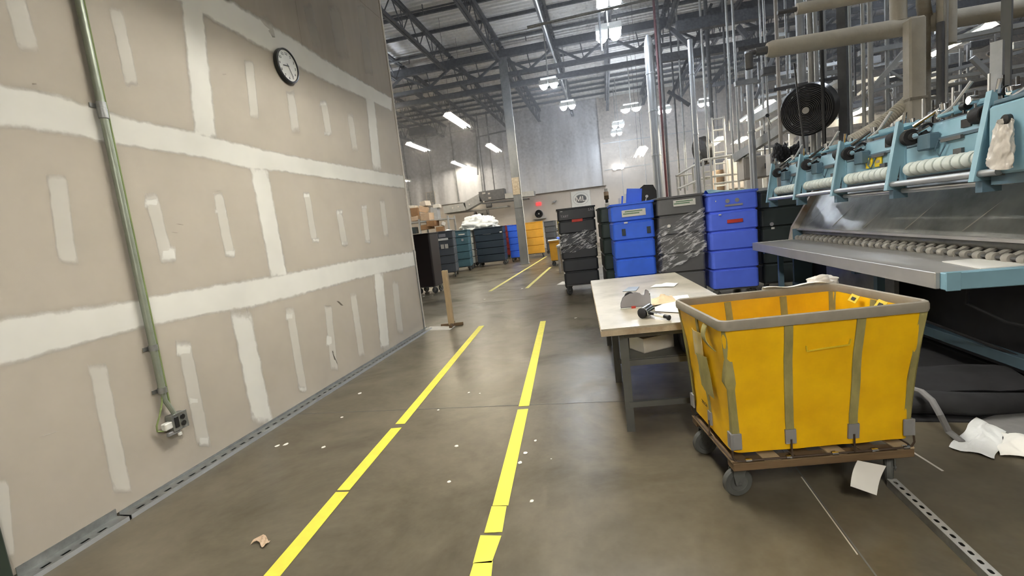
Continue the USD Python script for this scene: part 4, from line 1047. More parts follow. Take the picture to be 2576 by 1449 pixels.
part(t, 'white_oval', disc((-0.20, -0.022, 1.27), 0.026, 0.004, 20, 'y'), 'paper_white', 'white oval sticker')
t = bulk_cart('bulk_cart', 'royal blue linen cart with a red label and worn white marks', 1.945, 7.86, 2, 0.745, 1.15, 1.70, 'cart_royal', 0.075)
plate(t, 'red_label', -0.10, 1.215, 0.13, 1.27, 'red_label', 'red label')
plate(t, 'worn_label', -0.12, 1.475, 0.14, 1.505, 'grey_label', 'worn white strip')
for x in (-0.08, 0.06):
    part(t, 'worn_mark', disc((x, -0.008, 1.56), 0.032, 0.003, 14, 'y'), 'grey_label', 'worn pale mark')
plate(t, 'small_tag', -0.22, 1.35, -0.18, 1.37, 'paper_white'); plate(t, 'small_tag', -0.26, 1.565, -0.245, 1.585, 'paper_white')
t = bulk_cart('bulk_cart', 'dark green linen cart standing right of the royal blue cart, behind the blue machine', 2.78, 8.12, 2, 0.78, 1.15, 1.66, 'cart_charcoal', 0.075)
part(t, 'worn_mark', disc((-0.22, -0.008, 1.12), 0.03, 0.003, 14, 'y'), 'grey_label', 'pale scuff'); plate(t, 'small_tag', -0.23, 1.04, -0.18, 1.07, 'paper_white')
# far left group
bulk_cart('bulk_cart', 'almost black linen cart partly behind the partition end, with a plain dark side', -5.02, 11.95, -4, 0.66, 0.62, 1.66, 'cart_purple', 0.085, 1)
t = bulk_cart('bulk_cart', 'slate grey linen cart with white label plates behind the almost black cart', -5.95, 16.2, 14, 0.95, 1.3, 1.72, 'cart_slate', 0.085)
plate(t, 'white_plate', -0.10, 1.38, 0.28, 1.46, 'paper_white', 'white label strip'); plate(t, 'print_block', -0.05, 1.5, 0.2, 1.62, 'grey_label')
plate(t, 'print_block', -0.02, 1.08, 0.10, 1.24, 'carton_white', 'pale printed block'); plate(t, 'print_block', 0.13, 1.08, 0.25, 1.24, 'carton_white', 'pale printed block')
t = bulk_cart('bulk_cart', 'teal linen cart heaped with white linen in the distance', -5.95, 18.3, 12, 0.85, 1.25, 1.70, 'cart_teal', 0.085)
plate(t, 'white_patch', -0.32, 0.95, -0.12, 1.12, 'paper_white', 'white torn label'); plate(t, 'white_strip', 0.02, 1.50, 0.28, 1.55, 'white_plastic'); part(t, 'sticker', disc((0.16, -0.008, 1.30), 0.05, 0.003, 16, 'y'), 'grey_label')
bulk_cart('bulk_cart', 'pale grey white linen cart between the teal and navy carts', -6.05, 19.95, 8, 0.5, 1.2, 1.66, 'cart_white', 0.085)
t = bulk_cart('bulk_cart', 'wide dark navy linen cart in the distance left of the column', -5.06, 19.85, 5, 1.30, 1.0, 1.70, 'cart_navy', 0.085)
plate(t, 'white_tag', 0.50, 1.42, 0.60, 1.47, 'paper_white'); plate(t, 'embossed_strip', -0.25, 1.40, 0.10, 1.425, 'cart_slate')
bulk_cart('bulk_cart', 'narrow bright blue linen cart just behind the navy cart', -4.15, 21.0, 4, 0.6, 1.2, 1.70, 'cart_blue', 0.085)
bulk_cart('bulk_cart', 'dark red linen cart mostly hidden behind the blue one near the column', -5.05, 23.8, 0, 0.7, 1.1, 1.74, 'cart_red', 0.085)
bulk_cart('bulk_cart', 'yellow orange linen cart standing behind the grey column', -3.72, 22.6, 8, 1.42, 1.1, 1.74, 'cart_yellow', 0.085, 4)
bulk_cart('bulk_cart', 'dark slate linen cart just right of the yellow orange cart', -2.95, 24.6, 0, 0.55, 1.1, 1.72, 'cart_slate', 0.085)
bulk_cart('bulk_cart', 'olive linen cart with a ragged side at the right end of the far row', -2.42, 25.6, 0, 0.40, 1.1, 1.72, 'cart_olive', 0.085)
t = bulk_cart('bulk_tub', 'small bright yellow tub with a pale rim beside the far black cart', -1.72, 16.9, 6, 0.75, 0.9, 0.92, 'cart_yellow', 0.085, 1, rim=0.03)
part(t, 'rim_cover', box((0, 0.45, 0.93), (0.82, 0.97, 0.03), 0.01), 'cart_white', 'pale rim')
solo('blue_cloth', box((-1.62, 17.3, 0.97), (0.4, 0.35, 0.06), 0.02, (0.1, 0.1, 0.3)), 'cart_blue', 'folded blue cloth lying on the small yellow tub', 'cloth')
sm = thing('side_table', 'small pale table on grey legs beside the small yellow tub', 'table', (-1.15, 14.6, 0))
part(sm, 'table_top', span((-1.55, 14.2, 0.80), (-0.85, 15.0, 0.86), 0.004), 'paper_white')
for x in (-1.5, -0.9):
    for y in (14.25, 14.95):
        part(sm, 'leg', span((x - 0.03, y - 0.03, 0), (x + 0.03, y + 0.03, 0.80)), 'cabinet_beige', smooth=False)
part(sm, 'apron', span((-1.5, 14.24, 0.68), (-0.9, 14.27, 0.80)), 'cabinet_beige', smooth=False)
# linen heap
def heap(name, label, c, r, h, mat, seed, cat_):
    m = trimesh.creation.icosphere(subdivisions=4)
    v = np.array(m.vertices)
    n = meshkit.fbm(v * 4.2 + seed, 4, seed)
    v = v * (0.62 + 0.75 * n[:, None]) * [r[0], r[1], h]
    v[:, 2] = np.maximum(v[:, 2], -0.25 * h)
    m.vertices = v + c
    return solo(name, m, mat, label, cat_, smooth=60)
heap('linen_heap', 'white linen heaped above the far teal and navy carts', (-5.55, 20.35, 1.80), (0.85, 0.5), 0.5, 'cloth_white', 4, 'linen')
heap('linen_corner', 'white linen hanging over the corner of the teal cart', (-6.30, 18.28, 1.64), (0.2, 0.16), 0.14, 'cloth_white', 8, 'linen')
# things on top of the near row
bb = thing('plastic_board', 'blue plastic board standing up out of the first blue cart', 'board', (0.45, 8.5, 1.45))
part(bb, 'board', box((0.50, 8.45, 1.74), (0.26, 0.03, 0.44), 0.008, (0.0, 0.12, 0.0)), 'cart_blue')
for k in range(3):
    part(bb, 'edge_sheet', box((0.35 - 0.055 * k, 8.47 + 0.01 * k, 1.70 - 0.02 * k), (0.03, 0.03, 0.38 - 0.02 * k), 0.005, (0, 0.12, 0)), 'white_plastic' if k != 1 else 'cart_blue', 'pale edge of another board')
fa = thing('drum_fan', 'small black drum fan standing behind the grey wrapped cart', 'fan', (0.98, 10.2, 0))
ft = Polygon([(-0.2, 1.3), (0.2, 1.3), (0.2, 1.95), (0.14, 2.08), (-0.04, 2.10), (-0.15, 2.02), (-0.2, 1.9)])
m = prism(ft, 10.1, 10.35, 'y'); m.apply_translation((0.86, 0, 0)); part(fa, 'drum', m, 'black_plastic')
part(fa, 'hub_light', disc((0.86, 10.07, 1.86), 0.03, 0.03, 14, 'y'), 'paper_white', 'white hub')
part(fa, 'grille_bar', bar((0.86, 10.08, 1.86), (0.78, 10.08, 1.62), 0.02), 'rail_white')
part(fa, 'frame_strip', span((0.63, 10.06, 1.3), (0.67, 10.1, 2.0)), 'rail_white')
part(fa, 'stand', span((0.8, 10.2, 0), (0.92, 10.3, 1.32)), 'steel_dark', smooth=False)
sg = thing('signal_light', 'stacked signal light with white and amber segments behind the first blue cart', 'signal light', (0.0, 9.9, 1.6))
sx, sy = at(1526, 500, Y=10.4)[:2]
ORIGIN[sg] = np.array([0.0, 9.9, 1.6])
for k, (z, mt, r) in enumerate(((1.78, 'white_plastic', 0.045), (1.88, 'black_plastic', 0.03), (1.95, 'wood_brown', 0.05), (2.03, 'carton_tan', 0.05), (2.10, 'white_plastic', 0.035))):
    part(sg, 'segment', disc((sx, 10.4, z), r, 0.085, 16), mt)
part(sg, 'pole', rod((sx, 10.4, 0.4), (sx, 10.4, 1.76), 0.02), 'strut_light')
cl = at(1800, 484, Y=8.0)
solo('folded_cloth', grid(lambda u, v: (1.62 + 0.62 * u, 7.95 + 0.4 * v, 1.708 + 0.07 * meshkit.fbm(np.array([u * 3, v * 2, 2.0]), 3, 6) * (1.2 - u) * (0.3 + math.sin(PI * v))), 20, 10, 0.01), 'machine_blue', 'pale blue cloth lying over the top of the royal blue cart', 'cloth')

# ================================================================== FLATWORK IRONER (the blue machine on the right)
im = thing('flatwork_ironer', 'long pale blue flatwork ironing machine with grey feed table and white ribbed rollers', 'ironing machine', (2.5, 5.4, 0))
Y0, Y1 = 3.54, 7.46
part(im, 'feed_table', span((2.10, Y0, 0.86), (2.72, Y1, 0.90), 0.003), 'table_metal', 'brushed grey feed table')
part(im, 'table_lip', span((2.085, Y0 - 0.01, 0.795), (2.115, Y1 + 0.01, 0.905), 0.004), 'table_metal')
part(im, 'table_end', span((2.10, Y1 - 0.02, 0.80), (2.70, Y1 + 0.012, 0.904), 0.003), 'white_plastic', 'pale end strip of the table')
part(im, 'side_panel', span((2.115, Y0 - 0.06, 0.79), (3.6, Y0 + 0.0, 0.905), 0.006), 'machine_blue', 'pale blue end panel')
part(im, 'side_cap', span((2.115, Y0 - 0.065, 0.785), (2.20, Y0 - 0.055, 0.91), 0.004), 'machine_blue')
for k in range(30):
    y = Y0 + 0.1 + k * 0.128
    r0 = lathe([(0, -0.03), (0.030, -0.028), (0.036, -0.015), (0.036, 0.015), (0.030, 0.028), (0, 0.03)], 14, 'y', (2.655, y, 0.925))
    part(im, 'feed_roller', cat(r0, bar((2.655, y, 0.925), (2.80, y, 0.99), 0.05, 0.018)), 'finger_grey')
part(im, 'roller_shaft', rod((2.655, Y0, 0.925), (2.655, Y1, 0.925), 0.012), 'steel_dark')
part(im, 'dark_roll', cat(rod((2.80, Y0, 0.99), (2.80, Y1, 0.99), 0.055, 20), rod((2.78, Y0, 1.075), (2.78, Y1, 1.075), 0.025, 12)), 'glossy_black')
part(im, 'apron_plate', prism([(2.70, 1.045), (2.715, 1.035), (2.98, 1.50), (2.965, 1.51)], Y0 - 0.3, Y1, 'y'), 'glossy_black', 'sloping glossy black plate', smooth=False)
part(im, 'apron_sill', prism([(2.67, 1.03), (2.67, 1.055), (2.72, 1.06), (2.72, 1.03)], Y0 - 0.3, Y1, 'y'), 'table_metal', smooth=False)
for k in range(5):
    y = 3.9 + 0.72 * k
    part(im, 'slide_bar', bar((2.725, y + 0.4, 1.09), (2.955, y + 0.05, 1.47), 0.012, 0.008), 'table_metal', smooth=False)
part(im, 'side_frame', prism([(2.56, 0.80), (2.62, 0.80), (2.70, 1.04), (3.02, 1.60), (2.93, 1.60), (2.62, 1.08)], Y1 - 0.02, Y1 + 0.04, 'y'), 'rusty_white', 'worn pale end frame with rust', smooth=False)
part(im, 'end_plate', span((2.62, Y1 - 0.03, 0.25), (3.5, Y1 + 0.02, 1.05)), 'machine_blue_dark', smooth=False)
part(im, 'rear_body', span((2.98, Y0 - 0.4, 0.25), (4.2, Y1 + 0.1, 1.62)), 'steel_dark', 'dark body of the machine', smooth=False)
part(im, 'front_panel', span((2.86, Y0 - 0.4, 0.05), (2.98, Y1, 0.98)), 'rubber_black', smooth=False)
part(im, 'under_panel', span((2.62, 5.0, 0.22), (2.66, 6.4, 0.80)), 'glossy_black', smooth=False)
for y in (Y1 - 0.25, 4.75):
    part(im, 'leg', cat(span((2.34, y - 0.03, 0), (2.40, y + 0.03, 0.80)), span((2.16, y - 0.03, 0.75), (2.6, y + 0.03, 0.80))), 'machine_blue_dark', smooth=False)
part(im, 'floor_rail', span((2.60, 2.9, 0.20), (2.68, Y1, 0.28), 0.005), 'machine_blue_dark', 'blue grey frame rail near the floor')
part(im, 'floor_foot', span((2.60, 2.9, 0.0), (2.68, 3.0, 0.20)), 'machine_blue_dark', smooth=False)
part(im, 'cable_loop', tube([(2.45, 3.8, 0.80), (2.5, 3.9, 0.60), (2.6, 3.7, 0.50), (2.75, 3.5, 0.45), (2.85, 3.3, 0.5)], 0.012, 6), 'rubber_black')
# the head over the feed table
XB = 2.27
part(im, 'front_tube', rod((XB, 3.30, 1.515), (XB, 7.30, 1.515), 0.022, 12), 'duct_metal', 'bright round front tube')
part(im, 'lower_tube', rod((XB + 0.07, 3.30, 1.455), (XB + 0.07, 5.4, 1.455), 0.02, 12), 'duct_metal')
part(im, 'tube_cover', span((XB + 0.02, 3.3, 1.49), (XB + 0.10, 7.3, 1.53)), 'steel_dark', smooth=False)
BY = [7.24, 6.27, 5.30, 4.36, 3.45]
for i in range(4):
    a, b = BY[i + 1] + 0.06, BY[i] - 0.06
    n = int((b - a) / 0.085); pr = [(0.0, 0)]
    for k in range(n):
        s0 = (b - a) * k / n; q = (b - a) / n
        pr += [(0.026, s0 + 0.006), (0.047, s0 + 0.010), (0.054, s0 + q * 0.35), (0.055, s0 + q * 0.6), (0.048, s0 + q - 0.010), (0.026, s0 + q - 0.006)]
    pr += [(0, b - a)]
    part(im, 'ribbed_roller', lathe(pr, 18, 'y', (XB + 0.09, a, 1.615)), 'sleeve_white', 'white ribbed roller sleeve', smooth=40)
    part(im, 'roller_collar', disc((XB + 0.09, a - 0.02, 1.615), 0.05, 0.03, 16, 'y'), 'caster_rubber')
for y in BY:
    br = Polygon([(XB - 0.04, 1.47), (XB + 0.095, 1.47), (XB + 0.10, 1.60), (XB + 0.085, 1.98), (XB + 0.05, 2.0)]).difference(Polygon([(XB + 0.03, 1.51), (XB + 0.058, 1.51), (XB + 0.06, 1.66)]))
    part(im, 'bracket', cat(prism(br, y - 0.008, y + 0.008, 'y'), bar((XB - 0.04, y, 1.47), (XB + 0.05, y, 2.0), 0.045, 0.008, ref=(1, 0, 0)), span((XB + 0.09, y - 0.02, 1.47), (XB + 0.10, y + 0.02, 1.9))), 'machine_blue', 'pale blue triangular bracket', smooth=False)
    part(im, 'bracket_foot', span((XB + 0.0, y - 0.028, 1.40), (XB + 0.10, y + 0.028, 1.47)), 'machine_blue_dark', smooth=False)
    # pulley, chain and cylinder on each bracket
    part(im, 'pulley', cat(disc((XB + 0.10, y - 0.06, 1.86), 0.062, 0.05, 20, 'y'), disc((XB + 0.21, y - 0.06, 1.90), 0.05, 0.05, 20, 'y'), disc((XB + 0.10, y - 0.1, 1.86), 0.03, 0.03, 16, 'y')), 'rubber_black')
    part(im, 'pulley_cap', cat(disc((XB + 0.10, y - 0.118, 1.86), 0.022, 0.012, 14, 'y'), disc((XB + 0.21, y - 0.09, 1.90), 0.018, 0.012, 14, 'y'), rod((XB + 0.12, y - 0.11, 1.88), (XB + 0.2, y - 0.11, 1.92), 0.012, 8)), 'chrome')
    part(im, 'fitting', cat(rod((XB + 0.09, y, 1.98), (XB + 0.09, y - 0.02, 2.06), 0.014, 8), disc((XB + 0.13, y - 0.03, 1.99), 0.02, 0.03, 12), rod((XB + 0.13, y - 0.05, 1.94), (XB + 0.24, y - 0.16, 2.03), 0.016, 8), disc((XB + 0.26, y - 0.17, 2.04), 0.026, 0.05, 12)), 'chrome')
    part(im, 'clutch_box', span((XB + 0.12, y - 0.24, 1.74), (XB + 0.20, y - 0.10, 1.86), 0.01), 'machine_blue_dark')
    part(im, 'lever', tube([(XB + 0.20, y - 0.20, 1.96), (XB + 0.24, y - 0.30, 2.02), (XB + 0.30, y - 0.38, 2.16)], 0.013, 7), 'strut_light')
    part(im, 'pulley_far', disc((XB + 0.20, y - 0.62, 1.90), 0.055, 0.10, 18, 'y'), 'rubber_black')
    part(im, 'roller_tip', rod((XB + 0.19, y - 0.70, 1.90), (XB + 0.19, y - 0.56, 1.90), 0.016, 8), 'white_plastic')
part(im, 'head_beam', span((XB + 0.19, 3.3, 1.56), (XB + 0.42, 7.35, 1.80), 0.012), 'machine_blue', 'long pale blue beam')
part(im, 'head_cap', prism([(XB + 0.19, 1.80), (XB + 0.42, 1.80), (XB + 0.42, 1.97), (XB + 0.24, 1.93)], 3.3, 7.35, 'y'), 'machine_blue', 'sloping upper face of the beam', smooth=False)
part(im, 'beam_seam', span((XB + 0.182, 3.3, 1.795), (XB + 0.2, 7.35, 1.815)), 'machine_blue_dark', smooth=False)
for y in BY[1:]:
    part(im, 'sensor_window', span((XB + 0.198, y + 0.38, 1.845), (XB + 0.215, y + 0.47, 1.90)), 'black_plastic', smooth=False)
    part(im, 'valve_block', cat(span((XB + 0.165, y + 0.42, 1.775), (XB + 0.195, y + 0.62, 1.80)), span((XB + 0.17, y + 0.42, 1.66), (XB + 0.19, y + 0.50, 1.71))), 'steel_dark', smooth=False)
    part(im, 'air_line', tube([(XB + 0.17, y + 0.65, 1.79), (XB + 0.165, y + 0.68, 1.72), (XB + 0.16, y + 0.62, 1.68), (XB + 0.17, y + 0.56, 1.77)], 0.006, 6), 'machine_blue_dark')
for y0, z0 in ((4.90, 1.735), (5.05, 1.735)):
    part(im, 'warning_label', span((XB + 0.178, y0 - 0.055, z0 - 0.045), (XB + 0.186, y0 + 0.055, z0 + 0.05)), 'yellow_label', 'yellow warning label', smooth=False)
    part(im, 'label_print', span((XB + 0.175, y0 - 0.028, z0 - 0.012), (XB + 0.179, y0 + 0.026, z0 + 0.012)), 'laminate_edge', smooth=False)
for y in BY[:4]:
    part(im, 'air_cylinder', cat(rod((XB + 0.24, y - 0.3, 1.99), (XB + 0.48, y - 0.45, 2.02), 0.03, 12), bar((XB + 0.22, y - 0.2, 1.97), (XB + 0.5, y - 0.55, 2.03), 0.10, 0.015)), 'machine_blue')
part(im, 'end_cabinet', span((XB + 0.01, 3.08, 1.50), (XB + 0.95, 3.40, 1.90), 0.012), 'machine_blue', 'pale blue end cabinet')
part(im, 'cabinet_side', span((XB + 0.02, 3.055, 1.48), (XB + 0.95, 3.08, 1.93)), 'machine_blue_dark', smooth=False)
part(im, 'cabinet_knob', disc((XB - 0.0, 3.25, 1.80), 0.030, 0.03, 18, 'x'), 'black_plastic')
part(im, 'cabinet_lid', span((XB + 0.02, 3.08, 1.905), (XB + 0.8, 3.38, 1.93), 0.005), 'machine_blue_dark')
part(im, 'base_beam', span((XB + 0.03, 2.9, 1.44), (XB + 0.9, 3.4, 1.50)), 'machine_blue_dark', smooth=False)
for k in range(9):
    y = 3.55 + 0.11 * k
    part(im, 'roller_fitting', cat(disc((XB + 0.24 + 0.03 * (k % 3), y, 2.0 + 0.02 * (k % 2)), 0.03, 0.05, 12, 'xyz'[k % 3]), rod((XB + 0.26, y, 1.95), (XB + 0.28, y + 0.03, 2.08 + 0.04 * (k % 3)), 0.009, 6)), ('chrome', 'black_plastic', 'strut_light')[k % 3])
bg = thing('plastic_bag', 'crumpled translucent plastic bag hung on the pale blue end cabinet', 'plastic bag', (XB, 3.15, 1.5))
def bagfn(u, v):
    th = u * 2 * PI
    w = 0.068 * (0.95 - 0.45 * v * v)
    z = 1.54 + 0.25 * v
    k = 1 + 0.9 * (meshkit.fbm(np.array([math.cos(th) * 2.2, math.sin(th) * 2.2, v * 5]), 4, 9) - 0.5)
    return XB - 0.035 + 0.030 * math.cos(th) * k, 3.245 - 0.03 * v + w * math.sin(th) * k * 1.25, z + 0.02 * math.sin(th + 0.6)
part(bg, 'bag', grid(bagfn, 48, 26), 'bag_plastic', smooth=60)
wsq = at(2376, 662, Z=0.905); wsr = at(2720, 640, Z=0.905)
solo('white_sheet', prism([(2.36, 3.56), (2.64, 3.56), (2.64, 4.02), (2.42, 4.02)], 0.9005, 0.906, 'z'), 'paper_white', 'white sheet lying at the near end of the grey feed table', 'sheet', smooth=False)
# under the machine
rm = thing('rubber_mat', 'heavy black rubber mat with a rolled front edge under the ironing machine', 'mat', (2.4, 3.6, 0))
part(rm, 'mat', prism([(1.75, 3.26), (2.18, 3.22), (3.6, 3.2), (3.6, 7.4), (1.9, 7.0)], 0.0, 0.008, 'z'), 'rubber_black', smooth=False)
part(rm, 'rolled_edge', tube([(1.72, 3.36, 0.07), (1.95, 3.36, 0.085), (2.15, 3.32, 0.08), (2.5, 3.36, 0.065), (3.0, 3.42, 0.06)], [0.05, 0.075, 0.075, 0.06, 0.05], 16), 'rubber_black')
part(rm, 'folded_flap', grid(lambda u, v: (1.85 + 0.75 * u, 3.42 + 0.5 * v, 0.11 + 0.07 * math.sin(v * PI) + 0.03 * meshkit.fbm(np.array([u * 5, v * 4, 1.0]), 3, 3)), 18, 10, 0.01), 'rubber_black')
hs = [at(2285, 975, Z=0.20), at(2318, 985, Z=0.20), at(2345, 1008, Z=0.19), at(2366, 1045, Z=0.14), at(2386, 1085, Z=0.04), at(2420, 1112, Z=0.02)]
solo('flat_hose', tube(hs, 0.018, 8), 'rug_grey', 'grey hose curling over the black rubber mat beside the yellow cart', 'hose')
solo('floor_cable', tube([(2.0, 3.9, 0.25), (2.4, 4.2, 0.42), (2.6, 3.8, 0.30), (2.7, 3.4, 0.22), (3.2, 3.2, 0.20)], 0.012, 6), 'rubber_black', 'black cable sagging in the dark under the feed table', 'cable')

# ================================================================== PIPES AND DUCTS ON THE RIGHT
def vpipe(name, label, cat_, x, y0, y1, r, Yd, mat, zt=None, zb=None, n=14, joints=()):
    """A vertical pipe seen at pixel column x between rows y0 and y1, standing at depth Yd."""
    a, b = at(x, y0, Y=Yd), at(x, y1, Y=Yd)
    zt = a[2] if zt is None else zt; zb = b[2] if zb is None else zb
    X = at(x, (y0 + y1) / 2, Y=Yd)[0]
    t = thing(name, label, cat_, (X, Yd, zb))
    part(t, 'pipe', rod((X, Yd, zb), (X, Yd, zt), r, n), mat)
    for z in joints:
        part(t, 'joint_band', lathe([(r, -0.025), (r + 0.012, -0.02), (r + 0.012, 0.02), (r, 0.025)], n, 'z', (X, Yd, z)), mat)
    return t, X
t, X = vpipe('exhaust_duct', 'thick silver round duct rising behind the first blue cart', 'duct', 1645, 115, 490, 0.125, 14, 'duct_metal', zb=0.0, joints=(3.1, 4.3, 5.3))
part(t, 'cap', lathe([(0.125, 0), (0.10, 0.18), (0.05, 0.30), (0, 0.32)], 14, 'z', (X, 14, at(1645, 115, Y=14)[2])), 'duct_metal')
vpipe('exhaust_duct', 'second silver duct, thinner, left of the mezzanine ladder', 'duct', 1747, 98, 480, 0.065, 13.2, 'duct_metal', zb=0.0, joints=(3.4, 4.9))
vpipe('exhaust_duct', 'third silver duct passing in front of the largest mezzanine lamp', 'duct', 1889, 128, 460, 0.075, 12, 'duct_metal', zb=0.0, joints=(3.1,))
vpipe('supply_pipe', 'thin bright pipe carrying the lamp right of the second silver duct', 'pipe', 1770, -60, 410, 0.035, 15, 'strut_light', zt=8.7)
vpipe('supply_pipe', 'thin bright pipe running up beside the largest glaring lamp', 'pipe', 1507, -40, 130, 0.03, 13.5, 'duct_metal', zt=8.8)
vpipe('sprinkler_riser', 'dark red riser pipe close behind the thick silver duct', 'pipe', 1661, 0, 490, 0.036, 15, 'red_pipe', zt=8.8, zb=0.5)
vpipe('supply_pipe', 'dark pipe just right of the red riser', 'pipe', 1672, 100, 490, 0.045, 15.5, 'steel_dark', zt=8.8, zb=0.5)
vpipe('supply_pipe', 'thin pale pipe between the silver ducts and the mezzanine, left one', 'pipe', 1858, 260, 400, 0.03, 13, 'strut_light', zt=8.7)
vpipe('supply_pipe', 'pair of pale pipes right of the third duct, left pipe', 'pipe', 2042, 60, 420, 0.045, 9, 'strut_light', zb=1.7, zt=7.0)
vpipe('supply_pipe', 'pair of pale pipes right of the third duct, right pipe', 'pipe', 2056, 60, 420, 0.035, 9.2, 'strut_light', zb=1.7, zt=7.0)
vpipe('supply_pipe', 'grey pipe left of the pair of pale pipes', 'pipe', 2017, 120, 260, 0.07, 9.6, 'strut_grey', zb=1.7, zt=7.0)
vpipe('steel_post', 'dark square post behind the black drum fan, thickest of the dark posts', 'post', 2122, 20, 350, 0.085, 8.6, 'steel_dark', zb=0, zt=8.0, n=4)
vpipe('supply_pipe', 'thin pale pipe right of the thick dark post', 'pipe', 2172, 20, 330, 0.025, 8.0, 'strut_light', zb=1.5, zt=7.5)
vpipe('supply_pipe', 'second thin pale pipe right of the thick dark post', 'pipe', 2190, 20, 330, 0.035, 8.2, 'strut_light', zb=1.5, zt=7.5)
vpipe('supply_pipe', 'thin pipe close to the right of the dark post', 'pipe', 2140, 60, 340, 0.02, 8.3, 'strut_grey', zb=1.5, zt=7.5)
vpipe('steel_post', 'grey square post in front of the beige pipe at the right edge', 'post', 2532, -10, 195, 0.05, 5.6, 'column_paint', zb=2.0, zt=6.0, n=4)
vpipe('steel_post', 'dark pipe hanging below the beige insulated riser', 'post', 2365, 118, 330, 0.035, 6.6, 'steel_dark', zt=3.3, zb=1.7)
vpipe('supply_pipe', 'thin pale pipe just right of the dark pipe under the beige riser', 'pipe', 2379, 118, 330, 0.022, 6.6, 'strut_light', zt=3.6, zb=1.6)
vpipe('steel_post', 'blue grey upright of the feeder frame above the end cabinet', 'post', 2508, 105, 250, 0.05, 4.6, 'strut_grey', zb=1.6, n=4)
for i, (x, y0, y1, Yd, r, m) in enumerate(((1920, 170, 330, 12.5, 0.02, 'strut_light'), (1842, 250, 400, 13.5, 0.03, 'strut_light'), (1934, 240, 420, 11.5, 0.022, 'strut_light'), (1965, 310, 430, 10.5, 0.035, 'cabinet_beige'), (1984, 200, 330, 10.8, 0.02, 'strut_grey'), (2232, 60, 320, 9.4, 0.03, 'strut_grey'), (2075, 60, 200, 9.4, 0.02, 'strut_grey'), (1830, 200, 330, 15.5, 0.03, 'steel_dark'), (1790, 240, 330, 16.5, 0.06, 'steel_dark'), (1707, 330, 480, 18, 0.03, 'steel_dark'), (1725, 330, 480, 17, 0.03, 'strut_grey'))):
    vpipe('hanger_pipe', f'slim hanger pipe in the overhead steel, at {["the ladder side", "the lamp over the mezzanine", "the third duct", "the beige mezzanine cabinet", "the black fan", "the beige riser", "the pale pipe pair", "the second duct", "the dark bracket fan", "the handrail foot", "the red riser"][i]}', 'pipe', x, y0, y1, r, Yd, m, zt=8.6)
# beige insulated pipes
ip = thing('insulated_pipe', 'large beige insulated pipe crossing level above the blue machine, with two risers', 'pipe', (3.5, 7, 3.44))
part(ip, 'main_run', tube([(2.24, 7, 3.44), (2.30, 7, 3.44), (5.6, 7, 3.41)], [0.085, 0.105, 0.105], 18), 'insulation_beige')
part(ip, 'end_fitting', cat(rod((2.10, 7, 3.44), (2.26, 7, 3.44), 0.05, 10), rod((2.02, 7, 3.44), (2.10, 7, 3.44), 0.03, 10), disc((2.02, 7, 3.34), 0.05, 0.2, 12)), 'steel_dark')
part(ip, 'riser', rod((3.74, 7, 3.5), (3.74, 7, 5.2), 0.088, 16), 'insulation_beige')
part(ip, 'riser', rod((4.16, 6.85, 3.10), (4.16, 6.85, 5.2), 0.095, 16), 'insulation_beige')
part(ip, 'elbow', tube([(3.96, 6.92, 5.0), (3.96, 6.92, 3.62), (4.0, 6.95, 3.48)], 0.07, 14), 'insulation_dirty')
ip2 = thing('insulated_pipe', 'short beige insulated pipe highest at the top right, parallel to the large one', 'pipe', (3.2, 7.2, 3.9))
part(ip2, 'main_run', rod((2.68, 7.2, 3.94), (5.4, 7.2, 3.92), 0.07, 16), 'insulation_beige')
part(ip2, 'end_fitting', rod((2.45, 7.2, 3.94), (2.68, 7.2, 3.94), 0.03, 10), 'steel_dark')
v1 = thing('exhaust_drop', 'square beige exhaust drop hanging in front of the insulated pipe', 'duct', (3.92, 6.9, 2.1))
Xv = at(2300, 180, Y=6.8)[0]
part(v1, 'drop', span((Xv - 0.088, 6.72, 1.9), (Xv + 0.088, 6.88, at(2300, 46, Y=6.8)[2]), 0.02), 'insulation_beige')
part(v1, 'dirty_pipe', rod((Xv + 0.17, 6.95, 1.9), (Xv + 0.17, 6.95, 3.5), 0.08, 14), 'insulation_dirty', 'dirty peeling insulated pipe')
part(v1, 'band', span((Xv - 0.094, 6.71, 2.5), (Xv + 0.094, 6.89, 2.53)), 'insulation_dirty', smooth=False)
ha, hb = at(2300, 240, Y=6.9), at(2140, 355, Y=6.9)
pts = [ha + (hb - ha) * s + np.array([0, 0, -0.05 * math.sin(PI * s)]) for s in np.linspace(0, 1, 60)]
solo('flexible_duct', tube(pts, 0.075 + 0.006 * np.cos(np.arange(60) * PI), 14), 'insulation_beige', 'ribbed beige flexible duct slanting down behind the machine brackets', 'flexible duct')

# ---- overhead conveyor steel: rails, struts and hangers
oc = thing('overhead_conveyor', 'dense grey overhead bag conveyor of rails, struts and hangers at the upper right', 'overhead conveyor', (6, 12, 2.2))
def seg(a, ya, b, yb, w, mat, nm='rail', h=None):
    part(oc, nm, bar(at(*a, Y=ya), at(*b, Y=yb), w, h or w), mat, smooth=False)
seg((1850, 398), 13, (2060, 265), 10.5, 0.13, 'strut_grey', 'incline_belt', 0.2); seg((1895, 300), 13, (2040, 220), 10.5, 0.12, 'strut_grey', 'incline_belt', 0.18)
seg((1960, 430), 12, (2260, 330), 8, 0.07, 'strut_grey'); seg((1900, 330), 14, (2130, 190), 10, 0.06, 'strut_light'); seg((2040, 262), 11, (2120, 205), 10, 0.07, 'strut_light', 'incline_belt')
seg((2180, 240), 9, (2276, 128), 9, 0.07, 'strut_light', 'strut'); seg((2185, 232), 9, (2570, 130), 9, 0.05, 'strut_grey'); seg((2160, 135), 9.4, (2290, 110), 9.4, 0.08, 'strut_grey'); seg((2385, 100), 8, (2576, 62), 8, 0.06, 'strut_light')
